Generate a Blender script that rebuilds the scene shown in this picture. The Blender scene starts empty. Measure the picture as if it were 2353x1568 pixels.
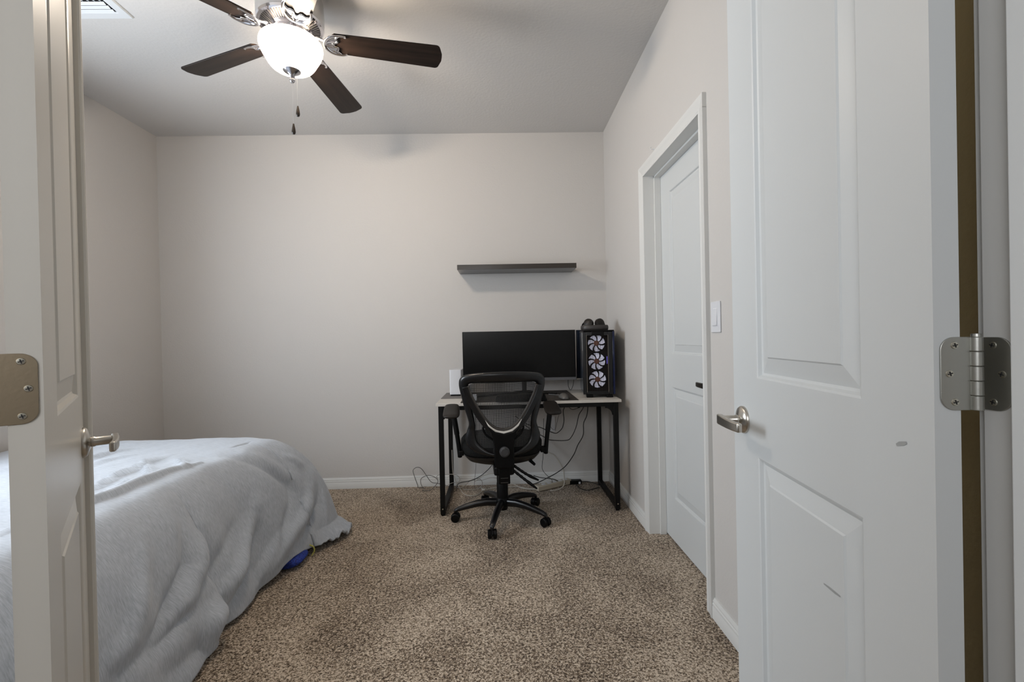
import bpy, bmesh, math, random
import numpy as np
from mathutils import Vector, Matrix
random.seed(4)
SC = bpy.context.scene
COL = SC.collection
PI = math.pi

# ------------------------------------------------------------------ camera
def setup_camera():
    f, yaw, pitch, roll, zc = 1046.0, .0247, -.0065, -.0213, 1.1402
    cy, sy, cp, sp, cr, sr = math.cos(yaw), math.sin(yaw), math.cos(pitch), math.sin(pitch), math.cos(roll), math.sin(roll)
    fw = Vector((sy*cp, cy*cp, sp)); rt = Vector((cy, -sy, 0)); up = rt.cross(fw)
    r2 = cr*rt + sr*up; u2 = -sr*rt + cr*up
    cd = bpy.data.cameras.new('camera'); cam = bpy.data.objects.new('camera', cd); COL.objects.link(cam)
    m = Matrix((r2, u2, -fw)).transposed().to_4x4(); m.translation = Vector((0, 0, zc))
    cam.matrix_world = m
    cd.sensor_width = 36; cd.sensor_fit = 'HORIZONTAL'; cd.lens = f/2353*36
    cd.clip_start = .02; cd.clip_end = 60
    SC.camera = cam
setup_camera()
# ------------------------------------------------------------------ world, lights, exposure
w = bpy.data.worlds.new('world'); SC.world = w; w.use_nodes = True
w.node_tree.nodes['Background'].inputs[0].default_value = (.72, .84, 1, 1)
w.node_tree.nodes['Background'].inputs[1].default_value = 1.0
SC.view_settings.view_transform = 'Standard'; SC.view_settings.look = 'None'
SC.view_settings.gamma = 1; SC.view_settings.use_curve_mapping = False
SC.view_settings.exposure = 0.64
SC.cycles.use_denoising = True
SC.cycles.max_bounces = 10; SC.cycles.diffuse_bounces = 6; SC.cycles.transparent_max_bounces = 24
SC.cycles.sample_clamp_indirect = 4
def area(name, loc, direction, sx, sy, power, color):
    l = bpy.data.lights.new(name, 'AREA'); l.shape = 'RECTANGLE'; l.size = sx; l.size_y = sy
    l.energy = power; l.color = color
    o = bpy.data.objects.new(name, l); COL.objects.link(o); o.location = loc
    o.rotation_euler = Vector(direction).to_track_quat('-Z', 'Y').to_euler()
    return o
area('window_daylight', (-2.80, 1.55, 1.50), (1, 0, .12), 1.2, 1.2, 50, (.84, .92, 1))
area('hall_daylight', (-.60, -1.1, 1.75), (.15, 1, .12), 1.1, .9, 13, (.95, .97, 1))
BULB = 420.0

# ------------------------------------------------------------------ materials
MATS = {}
def mat(name, color, rough=.5, metal=0, spec=.5, emit=None, estr=0, bump=None, noise=None, coat=0, alpha=1):
    if name in MATS: return MATS[name]
    m = bpy.data.materials.new(name); m.use_nodes = True; nt = m.node_tree
    b = nt.nodes['Principled BSDF']
    b.inputs['Base Color'].default_value = (*color, 1); b.inputs['Roughness'].default_value = rough
    b.inputs['Metallic'].default_value = metal; b.inputs['Specular IOR Level'].default_value = spec
    if coat: b.inputs['Coat Weight'].default_value = coat
    if emit: b.inputs['Emission Color'].default_value = (*emit, 1); b.inputs['Emission Strength'].default_value = estr
    tc = nt.nodes.new('ShaderNodeTexCoord')
    if noise:   # (scale, color2, detail)
        n = nt.nodes.new('ShaderNodeTexNoise'); n.inputs['Scale'].default_value = noise[0]; n.inputs['Detail'].default_value = 4
        mp = nt.nodes.new('ShaderNodeMapping'); mp.inputs['Scale'].default_value = noise[2] if len(noise) > 2 else (1, 1, 1)
        nt.links.new(tc.outputs['Object'], mp.inputs[0]); nt.links.new(mp.outputs[0], n.inputs['Vector'])
        mx = nt.nodes.new('ShaderNodeMix'); mx.data_type = 'RGBA'
        rmp = nt.nodes.new('ShaderNodeMapRange'); rmp.inputs[1].default_value = .35; rmp.inputs[2].default_value = .65
        nt.links.new(n.outputs[0], rmp.inputs[0]); nt.links.new(rmp.outputs[0], mx.inputs[0])
        mx.inputs[6].default_value = (*color, 1); mx.inputs[7].default_value = (*noise[1], 1)
        nt.links.new(mx.outputs[2], b.inputs['Base Color'])
    if bump:    # (scale, strength, distance)
        n = nt.nodes.new('ShaderNodeTexNoise'); n.inputs['Scale'].default_value = bump[0]; n.inputs['Detail'].default_value = 3
        nt.links.new(tc.outputs['Object'], n.inputs['Vector'])
        bp = nt.nodes.new('ShaderNodeBump'); bp.inputs['Strength'].default_value = bump[1]; bp.inputs['Distance'].default_value = bump[2]
        nt.links.new(n.outputs[0], bp.inputs['Height']); nt.links.new(bp.outputs[0], b.inputs['Normal'])
    MATS[name] = m; return m
WALL = mat('wall_paint', (.56, .54, .52), .75, spec=.25, bump=(90, .35, .0022))
CEIL = mat('ceiling_paint', (.58, .565, .55), .85, spec=.2, bump=(70, .4, .003))
TRIM = mat('trim_white', (.66, .66, .645), .42, spec=.4)
DOORW = mat('door_white', (.585, .605, .61), .45, spec=.4, bump=(220, .12, .0006))
DOORL = mat('door_warm_light', (.60, .575, .525), .3, spec=.5, bump=(220, .1, .0006))  # left leaf: warm tint of the light put into its base colour
NICKEL = mat('satin_nickel', (.55, .52, .47), .28, metal=1, bump=(300, .05, .0004))
HINGE = mat('brushed_steel', (.46, .46, .43), .38, metal=1, bump=(260, .15, .0005))
HINGED = mat('bronze_steel', (.33, .27, .19), .42, metal=1, bump=(260, .15, .0005))
SCREW = mat('screw_steel', (.62, .60, .52), .3, metal=1)
SLOT = mat('screw_slot', (.02, .02, .02), .6)
CHROME = mat('chrome', (.82, .80, .82), .10, metal=1)
BLADE = mat('blade_walnut', (.008, .005, .004), .35, spec=.2, noise=(5, (.018, .011, .008), (1, 8, 8)))
BLKP = mat('black_plastic', (.0022, .0022, .0024), .42, spec=.15, bump=(400, .1, .0004))
BLKPG = mat('black_plastic_gloss', (.0028, .0028, .0035), .30, spec=.5)
BLKSOFT = mat('black_soft_pad', (.012, .009, .007), .45, spec=.35)
BLKFAB = mat('black_fabric', (.004, .004, .004), .85, spec=.2, bump=(500, .5, .001))
BLKMET = mat('black_powder_metal', (.003, .003, .003), .45, spec=.22)
DESKW = mat('desk_white', (.60, .565, .52), .45, noise=(30, (.56, .53, .49)))
MATD = mat('desk_mat_dark', (.035, .029, .025), .75)
GREYMAT = mat('mat_grey', (.16, .15, .145), .7)
SHELF = mat('shelf_dark', (.034, .028, .024), .22, bump=(60, .1, .0005))
SCREEN = mat('screen_black', (.002, .002, .002), .22, spec=.30)
SCREENB = mat('screen_blue_black', (.010, .016, .030), .2, spec=.7)
BEZEL = mat('bezel_grey', (.085, .085, .09), .4)
GREYL = mat('grey_lip', (.045, .04, .036), .42)
SILVER = mat('silver_accent', (.72, .69, .64), .4)
WPLAS = mat('white_plastic', (.66, .67, .70), .4)
CREAMP = mat('cream_plastic', (.50, .45, .36), .45)
CABB = mat('cable_black', (.008, .008, .008), .5)
CABG = mat('cable_grey', (.10, .092, .085), .5)
CABL = mat('cable_light_grey', (.33, .31, .28), .5)
CABW = mat('cable_white', (.50, .47, .42), .5)
BLUEF = mat('blue_patterned_cloth', (.004, .008, .10), .7, noise=(190, (.02, .06, .42)))
YELF = mat('yellow_piping', (.42, .40, .10), .7)
SCUFF = mat('grey_scuff', (.33, .34, .34), .6)
BRONZE = mat('dark_bronze', (.045, .038, .032), .35, metal=.7)
MATTR = mat('mattress_cloth', (.55, .55, .55), .9)
VENTW = mat('vent_white', (.66, .68, .70), .45)
DUCT = mat('duct_dark', (.01, .01, .012), .9)
STICK = mat('sticker_paper', (.5, .5, .5), .7, noise=(120, (.12, .12, .12)))
FANW = mat('case_fan_blade', (.40, .40, .48), .45, emit=(.66, .66, .80), estr=.13)
FANHUB = mat('case_fan_hub', (.10, .035, .02), .4)
LEDB = mat('led_blue', (.05, .04, .3), .4, emit=(.25, .2, 1), estr=.5)
PCGLASS = mat('pc_glass_blue', (.02, .035, .06), .12, spec=.7)

def carpet_mat():
    m = bpy.data.materials.new('carpet'); m.use_nodes = True; nt = m.node_tree; b = nt.nodes['Principled BSDF']
    b.inputs['Roughness'].default_value = .95; b.inputs['Specular IOR Level'].default_value = .1
    b.inputs['Sheen Weight'].default_value = .15
    tc = nt.nodes.new('ShaderNodeTexCoord')
    n1 = nt.nodes.new('ShaderNodeTexNoise'); n1.inputs['Scale'].default_value = 230; n1.inputs['Detail'].default_value = 2; n1.inputs['Roughness'].default_value = .6
    n2 = nt.nodes.new('ShaderNodeTexNoise'); n2.inputs['Scale'].default_value = 2.2; n2.inputs['Detail'].default_value = 2; n2.inputs['Distortion'].default_value = .8
    n3 = nt.nodes.new('ShaderNodeTexNoise'); n3.inputs['Scale'].default_value = 95; n3.inputs['Detail'].default_value = 3; n3.inputs['Roughness'].default_value = .8
    v = nt.nodes.new('ShaderNodeTexVoronoi'); v.inputs['Scale'].default_value = 260
    for n in (n1, n2, n3): nt.links.new(tc.outputs['Object'], n.inputs['Vector'])
    wm = nt.nodes.new('ShaderNodeMix'); wm.data_type = 'RGBA'; wm.inputs[0].default_value = .012
    nt.links.new(tc.outputs['Object'], wm.inputs[6]); nt.links.new(n1.outputs[1], wm.inputs[7]); nt.links.new(wm.outputs[2], v.inputs['Vector'])
    sep = nt.nodes.new('ShaderNodeSeparateColor'); nt.links.new(v.outputs['Color'], sep.inputs[0])
    def mad(a, k, b):
        q = nt.nodes.new('ShaderNodeMath'); q.operation = 'MULTIPLY_ADD'; nt.links.new(a, q.inputs[0]); q.inputs[1].default_value = k
        if isinstance(b, float): q.inputs[2].default_value = b
        else: nt.links.new(b, q.inputs[2])
        return q.outputs[0]
    h = mad(n3.outputs[0], 1.3, mad(sep.outputs[0], .48, mad(n2.outputs[0], .40, -.57)))
    cr = nt.nodes.new('ShaderNodeValToRGB'); e = cr.color_ramp.elements
    e[0].position = .30; e[0].color = (.035, .020, .011, 1); e[1].position = .74; e[1].color = (.69, .585, .465, 1)
    x = e.new(.50); x.color = (.25, .182, .120, 1)
    nt.links.new(h, cr.inputs[0]); nt.links.new(cr.outputs[0], b.inputs['Base Color'])
    bp = nt.nodes.new('ShaderNodeBump'); bp.inputs['Strength'].default_value = .6; bp.inputs['Distance'].default_value = .004
    nt.links.new(h, bp.inputs['Height']); nt.links.new(bp.outputs[0], b.inputs['Normal'])
    return m
CARPET = carpet_mat()

def duvet_mat():
    m = bpy.data.materials.new('heather_grey_jersey'); m.use_nodes = True; nt = m.node_tree; b = nt.nodes['Principled BSDF']
    b.inputs['Roughness'].default_value = .9; b.inputs['Specular IOR Level'].default_value = .15; b.inputs['Sheen Weight'].default_value = .25
    uv = nt.nodes.new('ShaderNodeUVMap'); uv.uv_map = 'UVMap'
    mp = nt.nodes.new('ShaderNodeMapping'); mp.inputs['Scale'].default_value = (300, 34, 1); mp.inputs['Rotation'].default_value = (0, 0, .12)
    n = nt.nodes.new('ShaderNodeTexNoise'); n.inputs['Scale'].default_value = 1; n.inputs['Detail'].default_value = 5; n.inputs['Roughness'].default_value = .6
    nt.links.new(uv.outputs[0], mp.inputs[0]); nt.links.new(mp.outputs[0], n.inputs['Vector'])
    cr = nt.nodes.new('ShaderNodeValToRGB'); e = cr.color_ramp.elements
    e[0].position = .25; e[0].color = (.320, .350, .395, 1); e[1].position = .75; e[1].color = (.55, .59, .65, 1)
    nt.links.new(n.outputs[0], cr.inputs[0]); nt.links.new(cr.outputs[0], b.inputs['Base Color'])
    bp = nt.nodes.new('ShaderNodeBump'); bp.inputs['Strength'].default_value = .25; bp.inputs['Distance'].default_value = .001
    nt.links.new(n.outputs[0], bp.inputs['Height']); nt.links.new(bp.outputs[0], b.inputs['Normal'])
    return m
DUVET = duvet_mat()

def mesh_fabric_mat():   # open woven net: holes between the threads
    m = bpy.data.materials.new('black_net'); m.use_nodes = True; nt = m.node_tree; b = nt.nodes['Principled BSDF']
    b.inputs['Base Color'].default_value = (.02, .02, .02, 1); b.inputs['Roughness'].default_value = .6
    tc = nt.nodes.new('ShaderNodeTexCoord'); sep = nt.nodes.new('ShaderNodeSeparateXYZ'); nt.links.new(tc.outputs['Object'], sep.inputs[0])
    def sinw(out, k, ph=None):
        a = nt.nodes.new('ShaderNodeMath'); a.operation = 'MULTIPLY'; a.inputs[1].default_value = k; nt.links.new(out, a.inputs[0])
        s = nt.nodes.new('ShaderNodeMath'); s.operation = 'SINE'; nt.links.new(a.outputs[0], s.inputs[0]); return s.outputs[0]
    mu = nt.nodes.new('ShaderNodeMath'); mu.operation = 'MULTIPLY'
    nt.links.new(sinw(sep.outputs[0], 2*PI/.0105), mu.inputs[0]); nt.links.new(sinw(sep.outputs[2], 2*PI/.0125), mu.inputs[1])
    ab = nt.nodes.new('ShaderNodeMath'); ab.operation = 'ABSOLUTE'; nt.links.new(mu.outputs[0], ab.inputs[0])
    gt = nt.nodes.new('ShaderNodeMath'); gt.operation = 'GREATER_THAN'; gt.inputs[1].default_value = .50; nt.links.new(ab.outputs[0], gt.inputs[0])
    tr = nt.nodes.new('ShaderNodeBsdfTransparent'); mx = nt.nodes.new('ShaderNodeMixShader')
    nt.links.new(gt.outputs[0], mx.inputs[0]); nt.links.new(b.outputs[0], mx.inputs[1]); nt.links.new(tr.outputs[0], mx.inputs[2])
    nt.links.new(mx.outputs[0], nt.nodes['Material Output'].inputs[0])
    return m
NET = mesh_fabric_mat()

def frosted_mat():
    m = bpy.data.materials.new('frosted_glass'); m.use_nodes = True; nt = m.node_tree
    nt.nodes.remove(nt.nodes['Principled BSDF'])
    tr = nt.nodes.new('ShaderNodeBsdfTransparent'); tr.inputs[0].default_value = (1, .96, .9, 1)
    tl = nt.nodes.new('ShaderNodeBsdfTranslucent'); tl.inputs[0].default_value = (.95, .88, .78, 1)
    df = nt.nodes.new('ShaderNodeBsdfDiffuse'); df.inputs[0].default_value = (.9, .85, .76, 1)
    m1 = nt.nodes.new('ShaderNodeMixShader'); m1.inputs[0].default_value = .25
    nt.links.new(tl.outputs[0], m1.inputs[1]); nt.links.new(df.outputs[0], m1.inputs[2])
    m2 = nt.nodes.new('ShaderNodeMixShader'); m2.inputs[0].default_value = .28
    nt.links.new(tr.outputs[0], m2.inputs[1]); nt.links.new(m1.outputs[0], m2.inputs[2])
    nt.links.new(m2.outputs[0], nt.nodes['Material Output'].inputs[0])
    return m
FROST = frosted_mat()
BULBM = mat('bulb_glow', (1, 1, 1), .5, emit=(1, .885, .76), estr=BULB)
def glass_mat():
    m = bpy.data.materials.new('clear_pane'); m.use_nodes = True; nt = m.node_tree
    nt.nodes.remove(nt.nodes['Principled BSDF'])
    tr = nt.nodes.new('ShaderNodeBsdfTransparent'); gl = nt.nodes.new('ShaderNodeBsdfGlossy'); gl.inputs['Roughness'].default_value = .02
    mx = nt.nodes.new('ShaderNodeMixShader'); mx.inputs[0].default_value = .06
    nt.links.new(tr.outputs[0], mx.inputs[1]); nt.links.new(gl.outputs[0], mx.inputs[2]); nt.links.new(mx.outputs[0], nt.nodes['Material Output'].inputs[0])
    return m
PANE = glass_mat()

# ------------------------------------------------------------------ geometry helpers
def catmull(pts, n, closed=False):
    P = [Vector(p) for p in pts]; out = []; N = len(P)
    rng = range(N) if closed else range(N-1)
    for i in rng:
        if closed: p0, p1, p2, p3 = P[(i-1) % N], P[i], P[(i+1) % N], P[(i+2) % N]
        else: p0, p1, p2, p3 = P[max(i-1, 0)], P[i], P[i+1], P[min(i+2, N-1)]
        for k in range(n):
            t = k/n
            out.append(.5*((2*p1)+(-p0+p2)*t+(2*p0-5*p1+4*p2-p3)*t*t+(-p0+3*p1-3*p2+p3)*t**3))
    if not closed: out.append(P[-1].copy())
    return out
class MB:
    def __init__(s, weld=False): s.v = []; s.f = []; s.T = Matrix.Identity(4); s.isl = []; s.weld = weld
    def add(s, vs, fs):
        o = len(s.v); s.isl.append(o); s.v += [tuple(s.T @ Vector(p)) for p in vs]; s.f += [tuple(i+o for i in f) for f in fs]; return s
    def box(s, lo, hi):
        (a, b, c), (d, e, f) = lo, hi
        return s.add([(a,b,c),(d,b,c),(d,e,c),(a,e,c),(a,b,f),(d,b,f),(d,e,f),(a,e,f)],
                     [(0,3,2,1),(4,5,6,7),(0,1,5,4),(1,2,6,5),(2,3,7,6),(3,0,4,7)])
    def rings(s, R, close=False, caps=True):
        n = len(R[0]); vs = [p for r in R for p in r]; fs = []
        m = len(R)
        for i in range(m if close else m-1):
            for k in range(n):
                a = i*n+k; b = i*n+(k+1) % n; c = ((i+1) % m)*n+(k+1) % n; d = ((i+1) % m)*n+k
                fs.append((a, b, c, d))
        if caps and not close:
            fs.append(tuple(reversed(range(n)))); fs.append(tuple((m-1)*n+k for k in range(n)))
        return s.add(vs, fs)
    def tube(s, pts, r, n=10, caps=True, sq=None):
        """tube along a polyline; r a number or list; sq = (a, b) squash of the section"""
        P = [Vector(p) for p in pts]; rs = r if isinstance(r, (list, tuple)) else [r]*len(P)
        T = [(P[min(i+1, len(P)-1)]-P[max(i-1, 0)]).normalized() for i in range(len(P))]
        ref = Vector((0, 0, 1)) if abs(T[0].z) < .9 else Vector((0, 1, 0))
        N = (ref - T[0]*ref.dot(T[0])).normalized(); R = []
        for i, p in enumerate(P):
            N = (N - T[i]*N.dot(T[i])).normalized(); B = T[i].cross(N)
            a, b = sq or (1, 1)
            R.append([tuple(p + rs[i]*(a*N*math.cos(2*PI*k/n)+b*B*math.sin(2*PI*k/n))) for k in range(n)])
        return s.rings(R, caps=caps)
    def lathe(s, prof, n=48, c=(0, 0, 0), axis='z', arc=None):
        """prof: (r, h) list"""
        R = []
        for r, h in prof:
            ring = []
            for k in range(n):
                a = 2*PI*k/n; x, y = r*math.cos(a), r*math.sin(a)
                q = {'z': (x, y, h), 'x': (h, x, y), 'y': (y, h, x)}[axis]
                ring.append((c[0]+q[0], c[1]+q[1], c[2]+q[2]))
            R.append(ring)
        return s.rings(R)
    def prism(s, poly, a, b, axis='z'):
        """poly of 2D points extruded a..b. axis z:(x,y) y:(x,z) x:(y,z)"""
        def q(p, h): return {'z': (p[0], p[1], h), 'y': (p[0], h, p[1]), 'x': (h, p[0], p[1])}[axis]
        n = len(poly)
        return s.add([q(p, a) for p in poly]+[q(p, b) for p in poly],
                     [tuple(reversed(range(n))), tuple(range(n, 2*n))]+[(k, (k+1) % n, n+(k+1) % n, n+k) for k in range(n)])
    def build(s, name, m, parent=None, smooth=True, bevel=0, seg=2, loc=None, subsurf=0, angle=38, solid=0):
        me = bpy.data.meshes.new(name); me.from_pydata(s.v, [], s.f); me.update()
        bm = bmesh.new(); bm.from_mesh(me); 
        if s.weld: bmesh.ops.remove_doubles(bm, verts=bm.verts, dist=1e-6)
        else:
            bm.verts.ensure_lookup_table(); allv = list(bm.verts)
            for a, b in zip(s.isl, s.isl[1:]+[len(allv)]):
                if b-a > 8: bmesh.ops.remove_doubles(bm, verts=allv[a:b], dist=1e-6)
        bmesh.ops.recalc_face_normals(bm, faces=bm.faces)
        if smooth:
            for f in bm.faces: f.smooth = True
            for e in bm.edges:
                if len(e.link_faces) == 2 and e.calc_face_angle(0) > math.radians(angle): e.smooth = False
        bm.to_mesh(me); bm.free()
        me.materials.append(m)
        o = bpy.data.objects.new(name, me); COL.objects.link(o)
        if loc: o.location = loc
        if parent: o.parent = parent
        if solid:
            md = o.modifiers.new('solid', 'SOLIDIFY'); md.thickness = solid; md.offset = 0
        if bevel:
            md = o.modifiers.new('bevel', 'BEVEL'); md.width = bevel; md.segments = seg; md.limit_method = 'ANGLE'; md.angle_limit = math.radians(40)
        if subsurf:
            md = o.modifiers.new('sub', 'SUBSURF'); md.levels = subsurf; md.render_levels = subsurf
        return o
def tag(o, label=None, cat=None, group=None, kind=None):
    if label: o['label'] = label
    if cat: o['category'] = cat
    if group: o['group'] = group
    if kind: o['kind'] = kind
    return o
def empty(name, loc=(0, 0, 0), rz=0):
    o = bpy.data.objects.new(name, None); COL.objects.link(o); o.location = loc; o.rotation_euler = (0, 0, rz)
    o.empty_display_size = .05; return o
def struct(o, label=None): o['kind'] = 'structure'; 
def S(name, mb, m, **k):
    o = mb.build(name, m, **k); o['kind'] = 'structure'; return o
def rrect(x0, y0, x1, y1, r, n=6):
    out = []
    for cx, cy, a0 in ((x1-r, y0+r, -90), (x1-r, y1-r, 0), (x0+r, y1-r, 90), (x0+r, y0+r, 180)):
        for k in range(n+1):
            a = math.radians(a0+90*k/n); out.append((cx+r*math.cos(a), cy+r*math.sin(a)))
    return out

# ------------------------------------------------------------------ room shell
XL, XR, D, H = -2.601, .8374, 3.558, 2.74
FY0, FY1 = .435, .55            # front wall (hall side, room side)
OX0, OX1, OZ = -.655, .597, 2.05   # double doorway
CY0, CY1, CZ = 1.855, 2.58, 2.045   # closet doorway in the right wall
HY = -1.6
S('floor', MB().box((XL-.15, HY, -.05), (1.6, D+.12, 0)), CARPET, smooth=False)
S('ceiling', MB().box((XL-.15, HY, H), (1.6, D+.12, H+.05)), CEIL, smooth=False)
S('wall_back', MB().box((XL-.12, D, 0), (XR+.12, D+.12, H)), WALL, smooth=False)
mb = MB()
WY0, WY1, WZ0, WZ1 = .95, 2.15, .95, 2.15
mb.box((XL-.12, FY0, 0), (XL, WY0, H)).box((XL-.12, WY1, 0), (XL, D, H)).box((XL-.12, WY0, 0), (XL, WY1, WZ0)).box((XL-.12, WY0, WZ1), (XL, WY1, H))
S('wall_left', mb, WALL, smooth=False)
mb = MB()
mb.box((XR, FY1, 0), (XR+.12, CY0-.016, H)).box((XR, CY1+.016, 0), (XR+.12, D, H)).box((XR, CY0-.016, CZ+.016), (XR+.12, CY1+.016, H))
S('wall_right', mb, WALL, smooth=False)
mb = MB()
mb.box((XL, FY0, 0), (OX0-.02, FY1, H)).box((OX1+.02, FY0, 0), (XR+.12, FY1, H)).box((OX0-.02, FY0, OZ+.02), (OX1+.02, FY1, H))
S('wall_front', mb, WALL, smooth=False)
S('wall_brown_strip', MB().box((XR-.012, FY1, 0), (XR, 1.16, H)), mat('wall_brown', (.52, .42, .24), .8, spec=.2, bump=(90, .5, .003)), smooth=False)  # thin brown sheet over the right wall, behind the open right leaf
mb = MB(); mb.box((-1.5, HY-.1, 0), (1.4, HY, H)); S('wall_hall_rear', mb, WALL, smooth=False)
mb = MB(); mb.box((-1.5, HY, 0), (-1.4, FY0, H)); S('wall_hall_left', mb, WALL, smooth=False)
mb = MB(); mb.box((1.3, HY, 0), (1.4, FY0, H)); S('wall_hall_right', mb, WALL, smooth=False)
mb = MB().box((XR+.12, CY0-.3, 0), (XR+.16, CY1+.3, H)); S('wall_closet', mb, WALL, smooth=False)
# window in the left wall (out of the frame, it lets the daylight in)
mb = MB()
for a, b in (((XL-.09, WY0, WZ0), (XL-.04, WY0+.05, WZ1)), ((XL-.09, WY1-.05, WZ0), (XL-.04, WY1, WZ1)),
             ((XL-.09, WY0, WZ0), (XL-.04, WY1, WZ0+.05)), ((XL-.09, WY0, WZ1-.05), (XL-.04, WY1, WZ1)),
             ((XL-.085, (WY0+WY1)/2-.02, WZ0), (XL-.045, (WY0+WY1)/2+.02, WZ1))): mb.box(a, b)
win = S('window_1', mb, TRIM, bevel=.003)
MB().box((XL-.068, WY0+.05, WZ0+.05), (XL-.064, WY1-.05, WZ1-.05)).build('pane', PANE, win, smooth=False)

# base boards: moulded profile (thickness, height)
BP = [(0, 0), (.013, 0), (.013, .048), (.0105, .052), (.0125, .056), (.0125, .060), (.009, .064), (.0105, .068), (.0105, .071), (.006, .078), (.0045, .084), (0, .084)]
def base_y(name, x0, x1, y, s):   # runs along x, at wall plane y, sticking out s*thickness
    S(name, MB().prism([(y+s*t, z) for t, z in BP], x0, x1, 'x'), TRIM, angle=60)
def base_x(name, y0, y1, x, s):
    S(name, MB().prism([(x+s*t, z) for t, z in BP], y0, y1, 'y'), TRIM, angle=60)
base_y('baseboard_back', XL, XR, D, -1)
CW = .058
base_x('baseboard_left', FY1, D, XL, 1)
base_x('baseboard_right', CY1+CW, D, XR, -1)
base_x('baseboard_right', 1.16, CY0-CW, XR, -1)
base_y('baseboard_front', XL, OX0-.06, FY1, 1)
base_y('baseboard_front', OX1+.06, XR, FY1, 1)

# closet casing, jamb, stops
CP = [(0, 0), (0, .009), (.006, .011), (.012, .009), (.040, .013), (.046, .016), (.058, .017), (.058, 0)]  # (outward from opening, thickness)
mb = MB()
mb.prism([(XR-t, CY1+u) for u, t in CP], 0, CZ, 'z')
mb.prism([(XR-t, CY0-u) for u, t in CP], 0, CZ, 'z')
# mitred head: loft profile
def headring(y, sgn): return [(XR-t, y+sgn*u, CZ+u) for u, t in CP]
mb.rings([headring(CY0, -1), headring(CY1, 1)])
for yy, sg in ((CY1, 1), (CY0, -1)):
    mb.rings([[(XR-t, yy+sg*u, CZ-.001) for u, t in CP], [(XR-t, yy+sg*u, CZ+u) for u, t in CP]])
S('trim_1', mb, TRIM, angle=25)
mb = MB()
mb.box((XR-.001, CY1-.0, 0), (XR+.119, CY1+.018, CZ+.018)).box((XR-.001, CY0-.018, 0), (XR+.119, CY0, CZ+.018)).box((XR-.001, CY0, CZ), (XR+.119, CY1, CZ+.018))
mb.box((XR+.052, CY1-.011, 0), (XR+.088, CY1, CZ)).box((XR+.052, CY0, 0), (XR+.088, CY0+.011, CZ)).box((XR+.052, CY0, CZ-.011), (XR+.088, CY1, CZ))
S('trim_2', mb, TRIM, smooth=False, bevel=.0015)
# entrance jamb, stops and casings
mb = MB()
mb.box((OX1, FY0, 0), (OX1+.02, FY1, OZ+.02)).box((OX0-.02, FY0, 0), (OX0, FY1, OZ+.02)).box((OX0, FY0, OZ), (OX1, FY1, OZ+.02))
mb.box((OX1-.011, FY0+.035, 0), (OX1, FY1-.040, OZ)).box((OX0, FY0+.035, 0), (OX0+.011, FY1-.040, OZ)).box((OX0, FY0+.035, OZ-.011), (OX1, FY1-.040, OZ))
S('trim_3', mb, TRIM, smooth=False, bevel=.0015)
mb = MB()
for yy, s in ((FY0, -1), (FY1, 1)):
    mb.prism([(OX1+.005+u, yy+s*t) for u, t in CP], 0, OZ+.06, 'z')
    mb.prism([(OX0-.005-u, yy+s*t) for u, t in CP], 0, OZ+.06, 'z')
    mb.prism([(yy+s*t, OZ+.005+u) for u, t in CP], OX0-.063, OX1+.063, 'x')
S('trim_4', mb, TRIM, angle=25)

# ------------------------------------------------------------------ two panel doors
RINGP = [(0, 0), (.004, -.0015), (.008, -.008), (.013, -.0095), (.017, -.0085), (.047, -.0035), (.050, -.001)]
def door_leaf(W, Hd, T, z0, stile, mirror=1):
    """slab: width along x 0..W, thickness y 0..T (front face y=0 looks to -y), two raised panels on both faces"""
    mb = MB(weld=True); P = [(stile, z0+.235, W-stile, z0+.845), (stile, z0+1.025, W-stile, z0+Hd-.115)]
    for yf, s in ((0, 1), (T, -1)):
        def Y(d): return yf - s*d
        xs = [0, stile, W-stile, W]; zs = [z0, P[0][1], P[0][3], P[1][1], P[1][3], z0+Hd]
        for i in range(3):
            for j in range(5):
                if i == 1 and j in (1, 3): continue
                mb.add([(xs[i], yf, zs[j]), (xs[i+1], yf, zs[j]), (xs[i+1], yf, zs[j+1]), (xs[i], yf, zs[j+1])], [(0, 1, 2, 3)])
        for a, b, c, d in P:
            R = [[(a+k, Y(dd), b+k), (c-k, Y(dd), b+k), (c-k, Y(dd), d-k), (a+k, Y(dd), d-k)] for k, dd in RINGP]
            mb.rings(R, caps=False); mb.add(R[-1], [(0, 1, 2, 3)])
    for a, b in zip(xs[:-1], xs[1:]):
        for z in (z0, z0+Hd): mb.add([(a, 0, z), (b, 0, z), (b, T, z), (a, T, z)], [(0, 1, 2, 3)])
    for a, b in zip(zs[:-1], zs[1:]):
        for x in (0, W): mb.add([(x, 0, a), (x, T, a), (x, T, b), (x, 0, b)], [(0, 1, 2, 3)])
    return mb
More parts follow.
